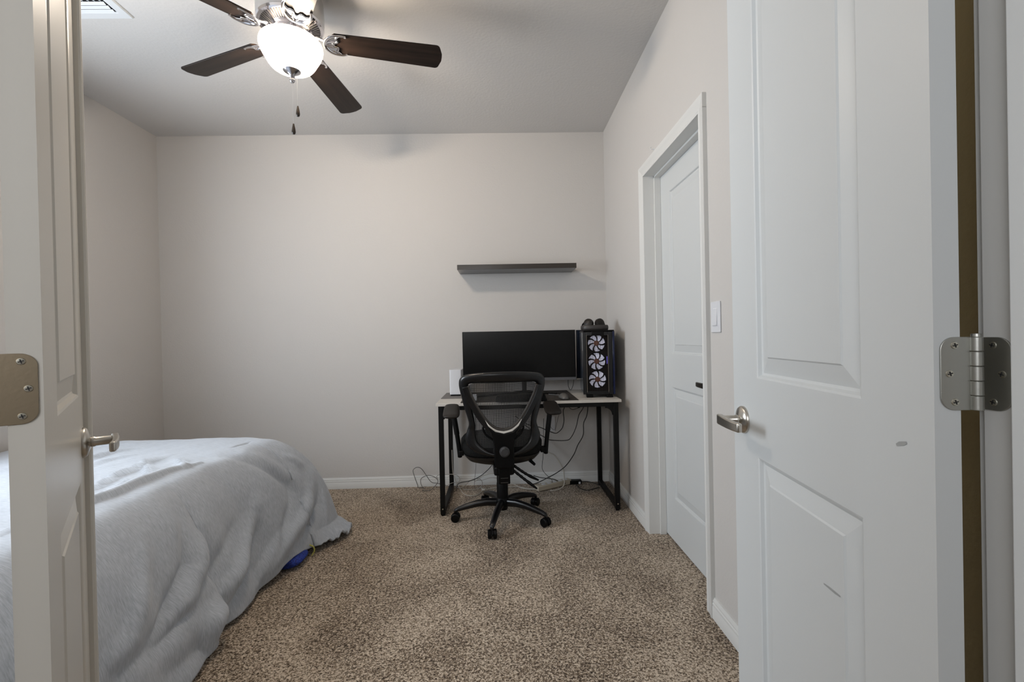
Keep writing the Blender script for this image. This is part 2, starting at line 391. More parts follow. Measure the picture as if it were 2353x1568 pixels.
def lever_set(parent, x, y, z, out, tow, m):
    """rose + lever. out: -1 sticks out to -y; tow: direction of the lever along x"""
    MB().lathe([(0, 0), (.033, 0), (.033, out*.004), (.030, out*.008), (.020, out*.011), (.013, out*.014), (0, out*.014)], 40, (x, y, z), 'y').build('rose', m, parent)
    mb = MB()
    mb.lathe([(0, out*.012), (.0115, out*.012), (.0115, out*.02), (.010, out*.022), (.010, out*.058), (0, out*.058)], 28, (x, y, z), 'y')
    pts = [(0, .054, 0), (.02, .056, 0), (.05, .057, 0), (.08, .056, 0), (.108, .052, 0)]
    R = []
    for (px, py, pz), hw, th in zip(pts, (.0125, .0120, .0115, .0110, .0105), (.0065, .006, .0055, .0055, .0055)):
        R.append([(x+tow*px, y+out*(py-th), z-hw), (x+tow*px, y+out*(py+th), z-hw), (x+tow*px, y+out*(py+th), z+hw), (x+tow*px, y+out*(py-th), z+hw)])
    mb.rings([[(x-tow*.012, a[1], a[2]) for a in R[0]]]+R)
    return mb.build('lever', m, parent, bevel=.0035, seg=3)
def plate_xz(x0, x1, z0, z1, r, left_round, right_round, n=8):
    out = []
    for cx, cz, a0, on in ((x1-r, z0+r, -90, right_round), (x1-r, z1-r, 0, right_round), (x0+r, z1-r, 90, left_round), (x0+r, z0+r, 180, left_round)):
        if on:
            for k in range(n+1):
                a = math.radians(a0+90*k/n); out.append((cx+r*math.cos(a), cz+r*math.sin(a)))
        else:
            out.append((x1 if cx > (x0+x1)/2 else x0, z0 if cz < (z0+z1)/2 else z1))
    return out
def leaf(parent, x0, x1, z0, z1, y, sy, round_right, m, screws, name='hinge_leaf'):
    """hinge leaf in the local xz plane at y, facing sy"""
    o = MB().prism(plate_xz(x0, x1, z0, z1, .016, not round_right, round_right), y, y+sy*.0022, 'y').build(name, m, parent, bevel=.0005, angle=30)
    for sx, sz in screws:
        s = MB().lathe([(0, 0), (.0046, 0), (.0040, sy*.0012), (0, sy*.0016)], 20, (sx, y+sy*.0020, sz), 'y').build('screw', SCREW, o)
        b = MB(); 
        for ang in (.3, .3+PI/2):
            dx, dz = .0028*math.cos(ang), .0028*math.sin(ang); ex, ez = -.0006*math.sin(ang), .0006*math.cos(ang)
            b.prism([(sx-dx-ex, sz-dz-ez), (sx+dx-ex, sz+dz-ez), (sx+dx+ex, sz+dz+ez), (sx-dx+ex, sz-dz+ez)], y+sy*.003, y+sy*.0040, 'y')
        b.build('screw_slot', SLOT, s)if False else None
        o2 = b.build('screw_slot', SLOT, o)
    return o
HZ0, HZ1 = 1.041, 1.130

# right leaf of the double door. local x runs from the hinge edge to the free edge
A = Vector((.5279, .5428)); Bv = Vector((.5935, 1.1500)); d = (Bv-A).normalized()
dr = empty('door_1', (A.x, A.y, 0), math.atan2(d.y, d.x)); dr['kind'] = 'structure'
# visible face looks to room-left: local +y is left of the direction -> slab goes to -y
mbd = door_leaf(.61, 2.025, .030, .012, .131)
mbd.v = [(x, -y, z) for x, y, z in mbd.v]
mbd.build('door_panel', DOORW, dr, angle=12)
# lever on visible face, pointing to the hinge
lever_set(dr, .553, 0, .930, 1, -1, NICKEL)
lever_set(dr, .553, -.030, .930, -1, -1, NICKEL)
# hinge: leaf on the edge (local plane x=0), knuckle and leaf on the jamb
hg = empty('hinge', (0, 0, 0)); hg.parent = dr; hg.rotation_euler = (0, 0, -PI/2)
# in hinge frame: +x = local -y (across the edge), -y.. = towards the camera
leaf(hg, .0060, .0400, HZ0, HZ1, 0, -1, False, HINGE, [(.022, HZ1-.010), (.016, (HZ0+HZ1)/2), (.022, HZ0+.010)])
mb = MB()
nk = 5
kn = (.0455, -.0035)
for i in range(nk):
    a = HZ0+(HZ1-HZ0)*i/nk; b = HZ0+(HZ1-HZ0)*(i+1)/nk
    mb.lathe([(0, a+.0003), (.0058, a+.0003), (.0064, a+.0010), (.0064, b-.0010), (.0058, b-.0003), (0, b-.0003)], 24, (kn[0], kn[1], 0), 'z')
mb.lathe([(0, HZ1), (.0052, HZ1), (.0050, HZ1+.0035), (0, HZ1+.0042)], 20, (kn[0], kn[1], 0), 'z')
mb.build('hinge_knuckle', HINGE, hg)
# frame side leaf (fixed to the jamb, named as part of the jamb's own hinge half)
jl = empty('hinge_plate', (OX1-.0001, FY1, 0), PI/2)
tag(jl, 'satin steel hinge plate screwed to the white right jamb, right of the knuckle', 'hinge')
leaf(jl, -.034, .008, HZ0-.001, HZ1-.001, 0, 1, False, HINGE, [(-.014, HZ1-.011), (-.024, (HZ0+HZ1)/2-.001), (-.014, HZ0+.009)])
# scuffs
def scuff(pts, wd):
    P = [Vector(p) for p in pts]; mb = MB(); R = []
    for i, p in enumerate(P):
        t = (P[min(i+1, len(P)-1)]-P[max(i-1, 0)]).normalized(); n = Vector((-t.y, t.x)); ww = wd*(.35+.65*math.sin(PI*(i+.4)/(len(P)-.2)))
        R.append((p-n*ww, p+n*ww))
    vs = []; 
    for a, b in R: vs += [(a.x, .0006, a.y), (b.x, .0006, b.y)]
    mb.add(vs, [(2*i, 2*i+1, 2*i+3, 2*i+2) for i in range(len(R)-1)]); return mb
scuff([(.044, .991), (.050, .9885), (.056, .987), (.062, .984)], .0030).build('scuff_mark', SCUFF, dr, smooth=False) 
scuff([(.190, .7035), (.205, .702), (.220, .7015), (.236, .7005)], .0022).build('scuff_mark', SCUFF, dr, smooth=False, loc=(0, -.0010, 0))
# (flat marks of dirt on the paint, lying on the slab)

# left leaf
A = Vector((-.5886, .5994)); Bv = Vector((-.5886-.61*math.sin(math.radians(38.4)), .5994+.61*math.cos(math.radians(38.4)))); d = (Bv-A).normalized()
dl = empty('door_2', (A.x, A.y, 0), math.atan2(d.y, d.x)); dl['kind'] = 'structure'
door_leaf(.61, 2.025, .032, .012, .131) 
mbd = door_leaf(.61, 2.025, .032, .012, .131); mbd.v = [(x, y, z) for x, y, z in mbd.v]
mbd.build('door_panel', DOORL, dl, angle=12)
# astragal along the free edge
mb = MB().prism([(.574, 0), (.574, -.008), (.578, -.0125), (.586, -.0125), (.589, -.0105), (.592, -.0135), (.606, -.0135), (.609, -.011), (.622, -.011), (.624, -.008), (.624, 0), (.6105, 0)], .012, 2.037, 'z')
mb.build('astragal', DOORL, dl, angle=20)
lever_set(dl, .540, 0, .930, -1, -1, NICKEL)
hg = empty('hinge', (0, 0, 0)); hg.parent = dl; hg.rotation_euler = (0, 0, -PI/2)
# hinge frame x: -(local y); edge spans x 0..-.032
leaf(hg, -.0455, -.0045, HZ0+.004, HZ1+.004, 0, -1, True, HINGED, [(-.019, HZ1-.006), (-.013, (HZ0+HZ1)/2+.004), (-.019, HZ0+.014)])
mb = MB()
for i in range(nk):
    a = HZ0+.004+(HZ1-HZ0)*i/nk; b = HZ0+.004+(HZ1-HZ0)*(i+1)/nk
    mb.lathe([(0, a+.0003), (.0058, a+.0003), (.0064, a+.0010), (.0064, b-.0010), (.0058, b-.0003), (0, b-.0003)], 24, (-.0515, -.0035, 0), 'z')
mb.build('hinge_knuckle', HINGED, hg)

# closet door in the right wall (recessed)
dc = empty('door_3', (XR+.0885, CY1-.003, 0), -PI/2); dc['kind'] = 'structure'
door_leaf(CY1-CY0-.006, 2.025, .0310, .012, .131)
mbd = door_leaf(CY1-CY0-.006, 2.022, .0305, .012, .131)
mbd.v = [(x, y, z) for x, y, z in mbd.v]
mbd.build('door_panel', DOORW, dc, angle=12)
lever_set(dc, CY1-CY0-.06, 0, .915, -1, -1, BRONZE)

# light switch
sw = empty('light_switch', (XR, 1.742, 1.205), 0)
tag(sw, 'white rocker light switch on the right wall between closet and open door', 'light switch')
MB().prism(rrect(-.037, -.060, .037, .060, .004), -.006, 0, 'x').build('wall_plate', WPLAS, sw, bevel=.002)
mb = MB(); mb.add([(-.006, -.017, -.034), (-.006, .017, -.034), (-.006, .017, .034), (-.006, -.017, .034), (-.0115, -.016, -.033), (-.0115, .016, -.033), (-.0075, .016, .033), (-.0075, -.016, .033)],
                 [(4, 5, 6, 7), (0, 1, 5, 4), (1, 2, 6, 5), (2, 3, 7, 6), (3, 0, 4, 7)])
mb.build('rocker', WPLAS, sw, bevel=.0008, smooth=False)
# outlet behind the chair
ou = empty('wall_outlet', (.376, D, .46), 0)
tag(ou, 'white power outlet on the back wall behind the chair arm', 'outlet')
MB().prism(rrect(-.035, -.057, .035, .057, .004), -.005, 0, 'y').build('wall_plate', WPLAS, ou, bevel=.0015)
mb = MB()
for zz in (-.022, .022): mb.prism([(x, z+zz) for x, z in rrect(-.016, -.014, .016, .014, .007)], -.0075, -.0048, 'y')
mb.build('socket', WPLAS, ou)
# hook
mb = MB().tube(catmull([(0, 0, 0), (-.012, 0, -.001), (-.018, .004, .004), (-.016, .010, .012), (-.010, .012, .014)], 4), .0016, 8)
mb.lathe([(0, 0), (.005, 0), (.004, -.003), (0, -.003)], 14, (0, 0, 0), 'x')
tag(mb.build('cup_hook', WPLAS, loc=(XR, 2.409, 2.129)), 'small white cup hook on the wall above the closet door', 'hook')

# ------------------------------------------------------------------ ceiling register
vt = empty('ceiling_vent', (-1.93, 2.09, H)); tag(vt, 'white louvred air vent in the ceiling beside the left door', 'vent')
mb = MB(); a, b = .18, .135
R = []
for hx, z in ((a, 0), (a, -.004), (a-.004, -.008), (b+.006, -.008), (b, -.005), (b, 0)):
    R.append([(-hx, -hx, z), (hx, -hx, z), (hx, hx, z), (-hx, hx, z)])
mb.rings(R, caps=False).build('frame', VENTW, vt, angle=20)
MB().box((-b, -b, -.0015), (b, b, -.0002)).build('duct_opening', DUCT, vt, smooth=False)
def louver(x0, x1, y, ang, rot):
    c, s_ = math.cos(ang), math.sin(ang); wv = .0080; mb = MB()
    for t in (0,):
        p = [(-wv*c, wv*s_), (wv*c, -wv*s_), (wv*c+.001, -wv*s_-.0015), (-wv*c+.001, wv*s_-.0015)]
        mb.prism([(y+u, -.009+q*.6) for u, q in p], x0, x1, 'x')
    if rot: mb.v = [(vy, vx, vz) for vx, vy, vz in mb.v]
    return mb
for k in range(3): louver(-b+.004, b-.004, b-.012-.025*k, .5, False).build('louver', VENTW, vt, smooth=False)
for k in range(3): louver(-b+.004, b-.004, -b+.012+.025*k, -.5, False).build('louver', VENTW, vt, smooth=False)
for k in range(10): louver(-b+.078, b-.078, b-.014-.0267*k, .6 if k < 5 else -.6, True).build('louver', VENTW, vt, smooth=False)

# ------------------------------------------------------------------ ceiling fan
fan = empty('ceiling_fan', (-.900, 2.050, H)); tag(fan, 'ceiling fan with five dark walnut blades and a lit frosted bowl', 'ceiling fan')
def fz(z): return z-H
MB().lathe([(0, 0), (.105, 0), (.112, fz(2.725)), (.124, fz(2.70)), (.136, fz(2.66)), (.139, fz(2.60)), (.138, fz(2.565)), (.135, fz(2.552)), (.0, fz(2.552))], 64).build('motor_housing', mat('housing_satin', (.62, .61, .60), .22, metal=.85), fan)
mb = MB(); mb.lathe([(.134, fz(2.556)), (.138, fz(2.550)), (.134, fz(2.541)), (.128, fz(2.538)), (.126, fz(2.541)), (.084, fz(2.522)), (.078, fz(2.517)), (.070, fz(2.520)), (.0, fz(2.520))], 96)
NS = 60
vr = mb.build('vent_ring', CHROME, fan)
mb = MB()
for k in range(NS):
    a = 2*PI*(k+.5)/NS; ca, sa = math.cos(a), math.sin(a)
    def P3(r, t, z): return (r*ca-t*sa, r*sa+t*ca, z)
    z0, z1 = fz(2.5255), fz(2.5400)
    mb.add([P3(.088, -.0018, z0), P3(.088, .0018, z0), P3(.122, .0026, z1), P3(.122, -.0026, z1),
            P3(.088, -.0018, z0-.0032), P3(.088, .0018, z0-.0032), P3(.122, .0026, z1-.0032), P3(.122, -.0026, z1-.0032)],
           [(0, 3, 2, 1), (4, 5, 6, 7), (0, 1, 5, 4), (1, 2, 6, 5), (2, 3, 7, 6), (3, 0, 4, 7)])
mb.build('slots', mat('slot_dark_steel', (.18, .17, .17), .3, metal=1), vr, smooth=False)
MB().lathe([(0, fz(2.522)), (.076, fz(2.522)), (.078, fz(2.512)), (.070, fz(2.505)), (.064, fz(2.500)), (.062, fz(2.490)), (.068, fz(2.484)), (.066, fz(2.476)), (.0, fz(2.476))], 48).build('light_fitter', CHROME, fan)
BZ = fz(2.492)
def blade_parts(theta):
    root = empty('blade_arm', (0, 0, 0), theta); root.parent = fan
    pitch = math.radians(-11.5)   # +t side lower
    def tilt(x, t, z=0): return (x, t*math.cos(pitch)-z*math.sin(pitch), BZ+t*math.sin(pitch)+z*math.cos(pitch))
    # blade outline
    hw0, hw1, r0, r1 = .054, .066, .172, .66
    out = []
    def arc(cx, cy, r, a0, a1, n=7): return [(cx+r*math.cos(math.radians(a0+(a1-a0)*k/n)), cy+r*math.sin(math.radians(a0+(a1-a0)*k/n))) for k in range(n+1)]
    out += [(r0, -hw0+.012), (r0+.012, -hw0)]
    out += arc(r1-.028, -hw1+.020, .020, -92, -22)
    out += [(r1+.002, -.02), (r1+.003, 0), (r1+.002, .02)]
    out += arc(r1-.028, hw1-.020, .020, 22, 92)
    out += [(r0+.012, hw0), (r0, hw0-.012)]
    top = [tilt(x, t, .003) for x, t in out]; bot = [tilt(x, t, -.003) for x, t in out]; n = len(out)
    mb = MB(); mb.add(bot+top, [tuple(reversed(range(n))), tuple(range(n, 2*n))]+[(k, (k+1) % n, n+(k+1) % n, n+k) for k in range(n)])
    bl = mb.build('blade', BLADE, fan, bevel=.001); bl.rotation_euler = (0, 0, theta)
    # scrolled bracket: arm from hub, crescent with three fingers
    mb = MB()
    arm = catmull([(.060, 0, fz(2.508)), (.085, 0, fz(2.506)), (.115, 0, fz(2.503)), (.140, 0, BZ+.002)], 5)
    mb.tube(arm, [.010+.002*math.sin(i) for i in range(len(arm))], 10, sq=(.55, 1.2))
    cres = catmull([tilt(.232, -.049, -.006), tilt(.205, -.053, -.009), tilt(.170, -.045, -.010), tilt(.147, -.024, -.010), tilt(.139, 0, -.009), tilt(.147, .024, -.010), tilt(.170, .045, -.010), tilt(.205, .053, -.009), tilt(.232, .049, -.006)], 6)
    m = len(cres); mb.tube(cres, [.0035+.0040*math.sin(PI*i/(m-1)) for i in range(m)], 10, sq=(.7, 1.15))
    scal = catmull([tilt(.205, -.052, -.007), tilt(.190, -.036, -.007), tilt(.194, -.018, -.007), tilt(.178, -.008, -.007), tilt(.172, 0, -.007), tilt(.178, .008, -.007), tilt(.194, .018, -.007), tilt(.190, .036, -.007), tilt(.205, .052, -.007)], 5)
    mb.tube(scal, .0042, 8, sq=(.8, 1.2))
    for s in (-1, 1): mb.tube([tilt(.141, s*.004, -.009), tilt(.160, s*.012, -.009), tilt(.182, s*.012, -.008)], .0035, 8)
    # thin plate between the crescent and the blade screws
    pl = [(.142, 0), (.150, -.024), (.172, -.042), (.200, -.048), (.190, -.034), (.192, -.018), (.176, -.006), (.176, .006), (.192, .018), (.190, .034), (.200, .048), (.172, .042), (.150, .024)]
    n = len(pl); mb.add([tilt(x, t, -.0065) for x, t in pl]+[tilt(x, t, -.0035) for x, t in pl], [tuple(reversed(range(n))), tuple(range(n, 2*n))]+[(k, (k+1) % n, n+(k+1) % n, n+k) for k in range(n)])
    for s in (-1, 1):
        mb.lathe([(0, -.004), (.005, -.004), (.0045, .002), (0, .003)], 12, tilt(.229, s*.048, -.005))
    br = mb.build('blade_bracket', CHROME, bl)
    bpy.data.objects.remove(root)
for k in range(5): blade_parts(math.radians(12.9+72*k))
bowl_prof = [(.060, fz(2.482)), (.100, fz(2.480)), (.118, fz(2.475)), (.128, fz(2.465)), (.131, fz(2.452)), (.129, fz(2.438)), (.122, fz(2.420)), (.112, fz(2.403)), (.103, fz(2.386)), (.094, fz(2.372)), (.082, fz(2.360)), (.064, fz(2.351)), (.040, fz(2.345)), (.012, fz(2.342))]
pr = [(p.x, p.y) for p in catmull([(r, z, 0) for r, z in bowl_prof], 3)]
mb = MB(); mb.lathe(pr, 72); mb.f = mb.f[:-2]
bowl = mb.build('light_bowl', FROST, fan, angle=80)
MB().lathe([(0, fz(2.486)), (.092, fz(2.486)), (.096, fz(2.484)), (.092, fz(2.481)), (0, fz(2.481))], 48).build('fitter_pan', CHROME, fan)
for a in (2.75, 5.5):
    bx, by = .060*math.cos(a), .060*math.sin(a)
    mb = MB(); prof = [(0, -.032)]+[(.030*math.sin(t*PI/12), -.030*math.cos(t*PI/12)) for t in range(1, 10)]+[(.014, .030), (.013, .040), (0, .040)]
    mb.lathe(prof, 20, (bx, by, fz(2.425))); mb.build('light_bulb', BULBM, bowl)
MB().lathe([(0, fz(2.476)), (.006, fz(2.476)), (.006, fz(2.335)), (0, fz(2.335))], 14).build('centre_rod', CHROME, bowl)
for a in (2.75, 5.5):
    MB().tube([(.03*math.cos(a), .03*math.sin(a), fz(2.476)), (.068*math.cos(a), .068*math.sin(a), fz(2.472)), (.068*math.cos(a), .068*math.sin(a), fz(2.462))], .013, 14).build('bulb_socket', CHROME, bowl)
MB().lathe([(0, fz(2.349)), (.036, fz(2.349)), (.0375, fz(2.345)), (.035, fz(2.342)), (.024, fz(2.335)), (.013, fz(2.327)), (.0095, fz(2.321)), (.0125, fz(2.318)), (.0095, fz(2.315)), (.0085, fz(2.312)), (.0115, fz(2.306)), (.0105, fz(2.299)), (.005, fz(2.293)), (0, fz(2.290))], 40).build('finial', mat('finial_nickel', (.50, .49, .52), .2, metal=1), fan)
def chain(x, y, z0, z1):
    mb = MB(); n = int((z0-z1)/.0048)
    for i in range(n):
        z = z0-(i+.5)*(z0-z1)/n; r = .0017
        mb.lathe([(0, r), (r*.8, r*.6), (r, 0), (r*.8, -r*.6), (0, -r)], 6, (x, y, fz(z)))
    mb.tube([(x, y, fz(z0)), (x, y, fz(z1))], .0006, 5)
    ch = mb.build('pull_chain', mat('chain_metal', (.7, .7, .7), .3, metal=.8), fan)
    MB().lathe([(0, .001), (.003, 0), (.0045, -.008), (.0072, -.022), (.0085, -.034), (.0078, -.041), (.005, -.0455), (0, -.047)], 20, (x, y, fz(z1))).build('pull_knob', mat('dark_wood_knob', (.022, .015, .010), .25), ch)
chain(.003, -.004, 2.293, 2.110)
chain(.022, .000, 2.321, 2.190)

# ------------------------------------------------------------------ wall shelf
tag(MB().box((-.306, D-.235, 1.645), (.566, D-.0005, 1.681)).build('wall_shelf', SHELF, bevel=.0012), 'dark floating shelf on the back wall above the monitor', 'shelf')

# ------------------------------------------------------------------ bed
bed = empty('bed', (-2.0, 1.65, 0)); tag(bed, 'bed covered by a heathered light grey duvet hanging to the carpet', 'bed')
def wl(mb, o=(-2.0, 1.65, 0)): mb.v = [(x-o[0], y-o[1], z-o[2]) for x, y, z in mb.v]; return mb
wl(MB().box((-2.56, .72, .28), (-1.50, 2.56, .555))).build('mattress', MATTR, bed, bevel=.05, seg=4)
wl(MB().box((-2.54, .74, .06), (-1.52, 2.54, .275))).build('box_spring', MATTR, bed, bevel=.02)
mb = MB()
for x in (-2.5, -1.56):
    for y in (.8, 2.46): mb = MB().tube([(x, y, 0), (x, y, .07)], .02, 12); wl(mb).build('leg', BLKMET, bed)

def seg_dist(P, poly):
    """distance of points P (n,3) to polyline, and the arc fraction"""
    best = np.full(len(P), 9.); frac = np.zeros(len(P)); L = [0]
    poly = [np.array(p, float) for p in poly]
    for a, b in zip(poly[:-1], poly[1:]): L.append(L[-1]+np.linalg.norm(b-a))
    side = np.zeros(len(P))
    for i, (a, b) in enumerate(zip(poly[:-1], poly[1:])):
        ab = b-a; t = np.clip(((P-a)@ab)/(ab@ab), 0, 1); q = a+t[:, None]*ab; dd = np.linalg.norm(P-q, axis=1)
        m = dd < best; best[m] = dd[m]; frac[m] = (L[i]+t[m]*np.linalg.norm(ab))/L[-1]
        nrm = np.cross(ab, np.array([.85, 0, .5])); side[m] = np.sign(((P-q)@nrm)[m])
    return best, frac, side
def duvet():
    ex, ey, rc = -1.42, 2.58, .10      # plateau edge, corner radius
    # contour of the plateau from the near end, round the far right corner, to the left
    C = []; 
    for y in np.linspace(.66, ey-rc, 330): C.append((ex, y, 1., 0.))
    for a in np.linspace(0, PI/2, 120)[1:]: C.append((ex-rc+rc*math.cos(a), ey-rc+rc*math.sin(a), math.cos(a), math.sin(a)))
    for x in np.linspace(ex-rc, -2.56, 150)[1:]: C.append((x, ey, 0., 1.))
    C = np.array(C); n = len(C)
    # hem distance outward along each normal and hem height
    ang = np.arctan2(C[:, 3], C[:, 2])
    ky = [.6, 1.2, 1.53, 1.60, 1.70, 1.78, 1.805, 1.84, 1.90, 1.98, 2.08, 2.14, 2.20, 2.31, 2.40, 2.48]
    kd = [.36, .37, .355, .35, .335, .30, .278, .295, .305, .30, .285, .30, .325, .345, .352, .372]
    kz = [.02, .02, .02, .02, .02, .022, .03, .022, .02, .02, .022, .028, .04, .062, .05, .035]
    dh = np.interp(C[:, 1], ky, kd); zh = np.interp(C[:, 1], ky, kz)
    ca = np.degrees(ang); corner = ca > 0
    dh = np.where(corner, np.interp(ca, [0, 10, 18, 26, 34, 42, 55, 75, 90], [.385, .42, .462, .500, .47, .41, .33, .22, .17]), dh)
    zh = np.where(corner, np.interp(ca, [0, 8, 18, 90], [.035, .022, .014, .014]), zh)
    # profile  u -> (distance fraction, height fraction)
    pu = [0, .10, .22, .36, .50, .64, .78, .90, 1.0]; pd = [0, .16, .33, .50, .645, .77, .875, .955, 1.0]; pz = [1, .992, .965, .88, .75, .565, .34, .135, 0]
    m = 150; U_ = np.linspace(0, 1, m)
    def smooth(xs, ys, x):
        pts = catmull([(a, b, 0) for a, b in zip(xs, ys)], 10); return np.interp(x, [p.x for p in pts], [p.y for p in pts])
    fd = smooth(pu, pd, U_); fzv = smooth(pu, pz, U_)
    # tail: beyond u=.86 the cloth at the corner lies on the floor
    k = 70; V = np.linspace(0, 1, k, endpoint=False)      # plateau rows from the anchor line to the edge
    G = np.zeros((k+m, n, 3))
    anchor = np.stack([np.full(n, -2.56), np.interp(np.arange(n), [0, 329, n-1], [.66, 1.6, 2.56]), np.zeros(n)], 1)
    for i, v in enumerate(V):
        G[i, :, 0] = anchor[:, 0]*(1-v)+C[:, 0]*v; G[i, :, 1] = np.minimum(anchor[:, 1]*(1-v)+C[:, 1]*v, 9)
        G[i, :, 2] = .600
    for j in range(m):
        G[k+j, :, 0] = C[:, 0]+C[:, 2]*dh*fd[j]; G[k+j, :, 1] = C[:, 1]+C[:, 3]*dh*fd[j]
        G[k+j, :, 2] = zh+(.600-zh)*fzv[j]
    # tail lying on the carpet around the corner
    tw = np.exp(-((ca-20)/14)**2)*corner
    for j in range(m):
        e = max(0, (U_[j]-.90)/.10)
        G[k+j, :, 0] += C[:, 2]*.075*e*tw; G[k+j, :, 1] += C[:, 3]*.05*e*tw
        G[k+j, :, 2] += tw*e*(.018+.014*np.sin(ca*.75+e*3)+.010*np.sin(ca*1.9))
    # gentle puff of the plateau
    X, Y = G[:, :, 0], G[:, :, 1]
    P = G.reshape(-1, 3)
    def normals(G):
        du = np.gradient(G, axis=0); dv = np.gradient(G, axis=1); N = np.cross(dv, du); N /= np.maximum(np.linalg.norm(N, axis=2, keepdims=True), 1e-9)
        N[N[:, :, 2].mean(axis=1) < -.0] *= 1
        s = np.sign(N[:, :, 2].sum()); return N*s
    N = normals(G).reshape(-1, 3); N[:, :] = np.where((np.linalg.norm(N, axis=1) < .5)[:, None], [0, 0, 1], N)
    rows = np.repeat(np.arange(k+m), n); uu = np.clip((rows-k)/(m-1), 0, 1)
    disp = np.zeros(len(P))
    F = {   # name: (polyline, width, amplitude)  + ridge, - valley
        'F1': ([(-1.43, 2.20, .58), (-1.365, 2.26, .52), (-1.31, 2.35, .42), (-1.265, 2.44, .32), (-1.226, 2.49, .236)], .030, -.016),
        'F1b': ([(-1.36, 2.32, .54), (-1.29, 2.42, .42), (-1.24, 2.50, .32)], .030, .012),
        'F2': ([(-1.247, 2.62, .30), (-1.20, 2.55, .22), (-1.16, 2.468, .17), (-1.15, 2.333, .14), (-1.13, 2.206, .09), (-1.12, 2.082, .05)], .034, .026),
        'F2v': ([(-1.20, 2.66, .25), (-1.16, 2.60, .17), (-1.13, 2.50, .12), (-1.11, 2.38, .08)], .026, -.018),
        'F3': ([(-1.257, 2.18, .33), (-1.224, 2.093, .25), (-1.19, 1.976, .17), (-1.17, 1.863, .13), (-1.15, 1.781, .09), (-1.15, 1.707, .09), (-1.16, 1.622, .11)], .036, .030),
        'F3v': ([(-1.21, 2.14, .24), (-1.175, 2.03, .14), (-1.15, 1.92, .09), (-1.145, 1.83, .08)], .026, -.020),
        'F3w': ([(-1.25, 2.05, .33), (-1.23, 1.92, .27), (-1.21, 1.80, .22), (-1.21, 1.68, .22)], .032, -.014),
        'F4': ([(-1.33, 1.73, .44), (-1.258, 1.669, .30), (-1.235, 1.578, .25), (-1.209, 1.489, .20), (-1.194, 1.402, .17), (-1.19, 1.3, .17)], .028, -.022),
        'F4r': ([(-1.29, 1.82, .38), (-1.23, 1.73, .26), (-1.20, 1.63, .20), (-1.19, 1.54, .18)], .034, .022),
        'F5': ([(-1.20, 1.66, .17), (-1.189, 1.587, .168), (-1.18, 1.484, .15), (-1.18, 1.384, .15)], .024, -.018),
        'F6': ([(-1.177, 1.872, .13), (-1.164, 1.80, .10), (-1.138, 1.77, .06), (-1.125, 1.74, .03)], .024, -.022),
        'F6r': ([(-1.17, 1.80, .14), (-1.13, 1.70, .07), (-1.11, 1.62, .04)], .045, .026),
        'F7': ([(-1.12, 2.02, .05), (-1.13, 2.10, .08), (-1.16, 2.20, .13), (-1.19, 2.28, .20)], .024, .016),
        'F8': ([(-1.13, 1.45, .07), (-1.12, 1.58, .06), (-1.11, 1.68, .03)], .035, -.014),
        'F9': ([(-1.325, 2.507, .46), (-1.301, 2.553, .42), (-1.28, 2.59, .36)], .018, .010),
        'F10': ([(-1.24, 2.45, .33), (-1.20, 2.38, .25), (-1.17, 2.30, .20), (-1.16, 2.22, .17)], .026, -.014),
        'F11': ([(-1.33, 1.55, .44), (-1.26, 1.45, .31), (-1.22, 1.36, .22), (-1.2, 1.25, .2)], .03, .016),
        'F12': ([(-1.14, 2.66, .30), (-1.08, 2.63, .17), (-1.05, 2.60, .08)], .018, .012),
        'F13': ([(-1.17, 2.58, .30), (-1.10, 2.54, .15), (-1.08, 2.50, .07)], .018, -.010),
        'C1': ([(-1.44, 1.30, .6), (-1.42, 1.544, .60), (-1.405, 1.65, .60), (-1.415, 1.822, .60), (-1.40, 1.975, .60), (-1.375, 2.087, .60)], .013, .020),
        'C1v': ([(-1.46, 1.40, .6), (-1.445, 1.7, .60), (-1.44, 1.92, .60)], .018, -.010),
        'C2': ([(-1.50, 1.60, .6), (-1.535, 1.719, .60), (-1.564, 1.859, .60), (-1.571, 1.948, .60), (-1.600, 2.074, .60), (-1.60, 2.141, .60), (-1.611, 2.23, .60)], .012, .018),
        'C2b': ([(-1.60, 1.55, .6), (-1.66, 1.75, .6), (-1.70, 1.9, .6)], .018, .014),
        'C3': ([(-1.95, 2.05, .6), (-1.949, 2.221, .60), (-1.95, 2.313, .60), (-1.926, 2.383, .60)], .018, .018),
        'C3b': ([(-1.80, 1.95, .6), (-1.84, 2.12, .6), (-1.80, 2.25, .6)], .016, .010),
        'C4': ([(-1.60, 2.07, .60), (-1.50, 1.96, .6), (-1.43, 1.87, .60)], .010, .013),
        'C5': ([(-1.52, 2.16, .60), (-1.45, 2.08, .6), (-1.38, 2.0, .60)], .012, .014),
        'C7': ([(-1.50, 1.85, .60), (-1.46, 1.78, .6), (-1.44, 1.70, .60)], .009, .010),
        'C6': ([(-1.39, 2.36, .60), (-1.375, 2.44, .60), (-1.37, 2.50, .595)], .009, -.008),
        'C8': ([(-2.2, 1.9, .6), (-2.15, 2.2, .6), (-2.2, 2.5, .6)], .025, .012),
        'C9': ([(-2.35, 2.3, .6), (-2.2, 2.45, .6), (-2.0, 2.52, .6)], .02, .010),
    }
    for nm, (pl, wd, am) in F.items():
        if nm[0] == 'F':
            nn = np.array([.88, 0, .475]); pj = lambda A_: A_-np.outer(A_@nn, nn)
            dd, fr, sd = seg_dist(pj(P), list(pj(np.array(pl)))); dd = dd+5*(P[:, 0] < -1.47)
        else: dd, fr, sd = seg_dist(P, pl)
        env = np.sin(PI*np.clip(fr, .04, .96))**.6
        disp += am*(1.15 if nm[0] == 'F' else 1.3)*np.exp(-(dd/wd)**2)*env
    # soft irregular waves
    x, y, z = P[:, 0], P[:, 1], P[:, 2]
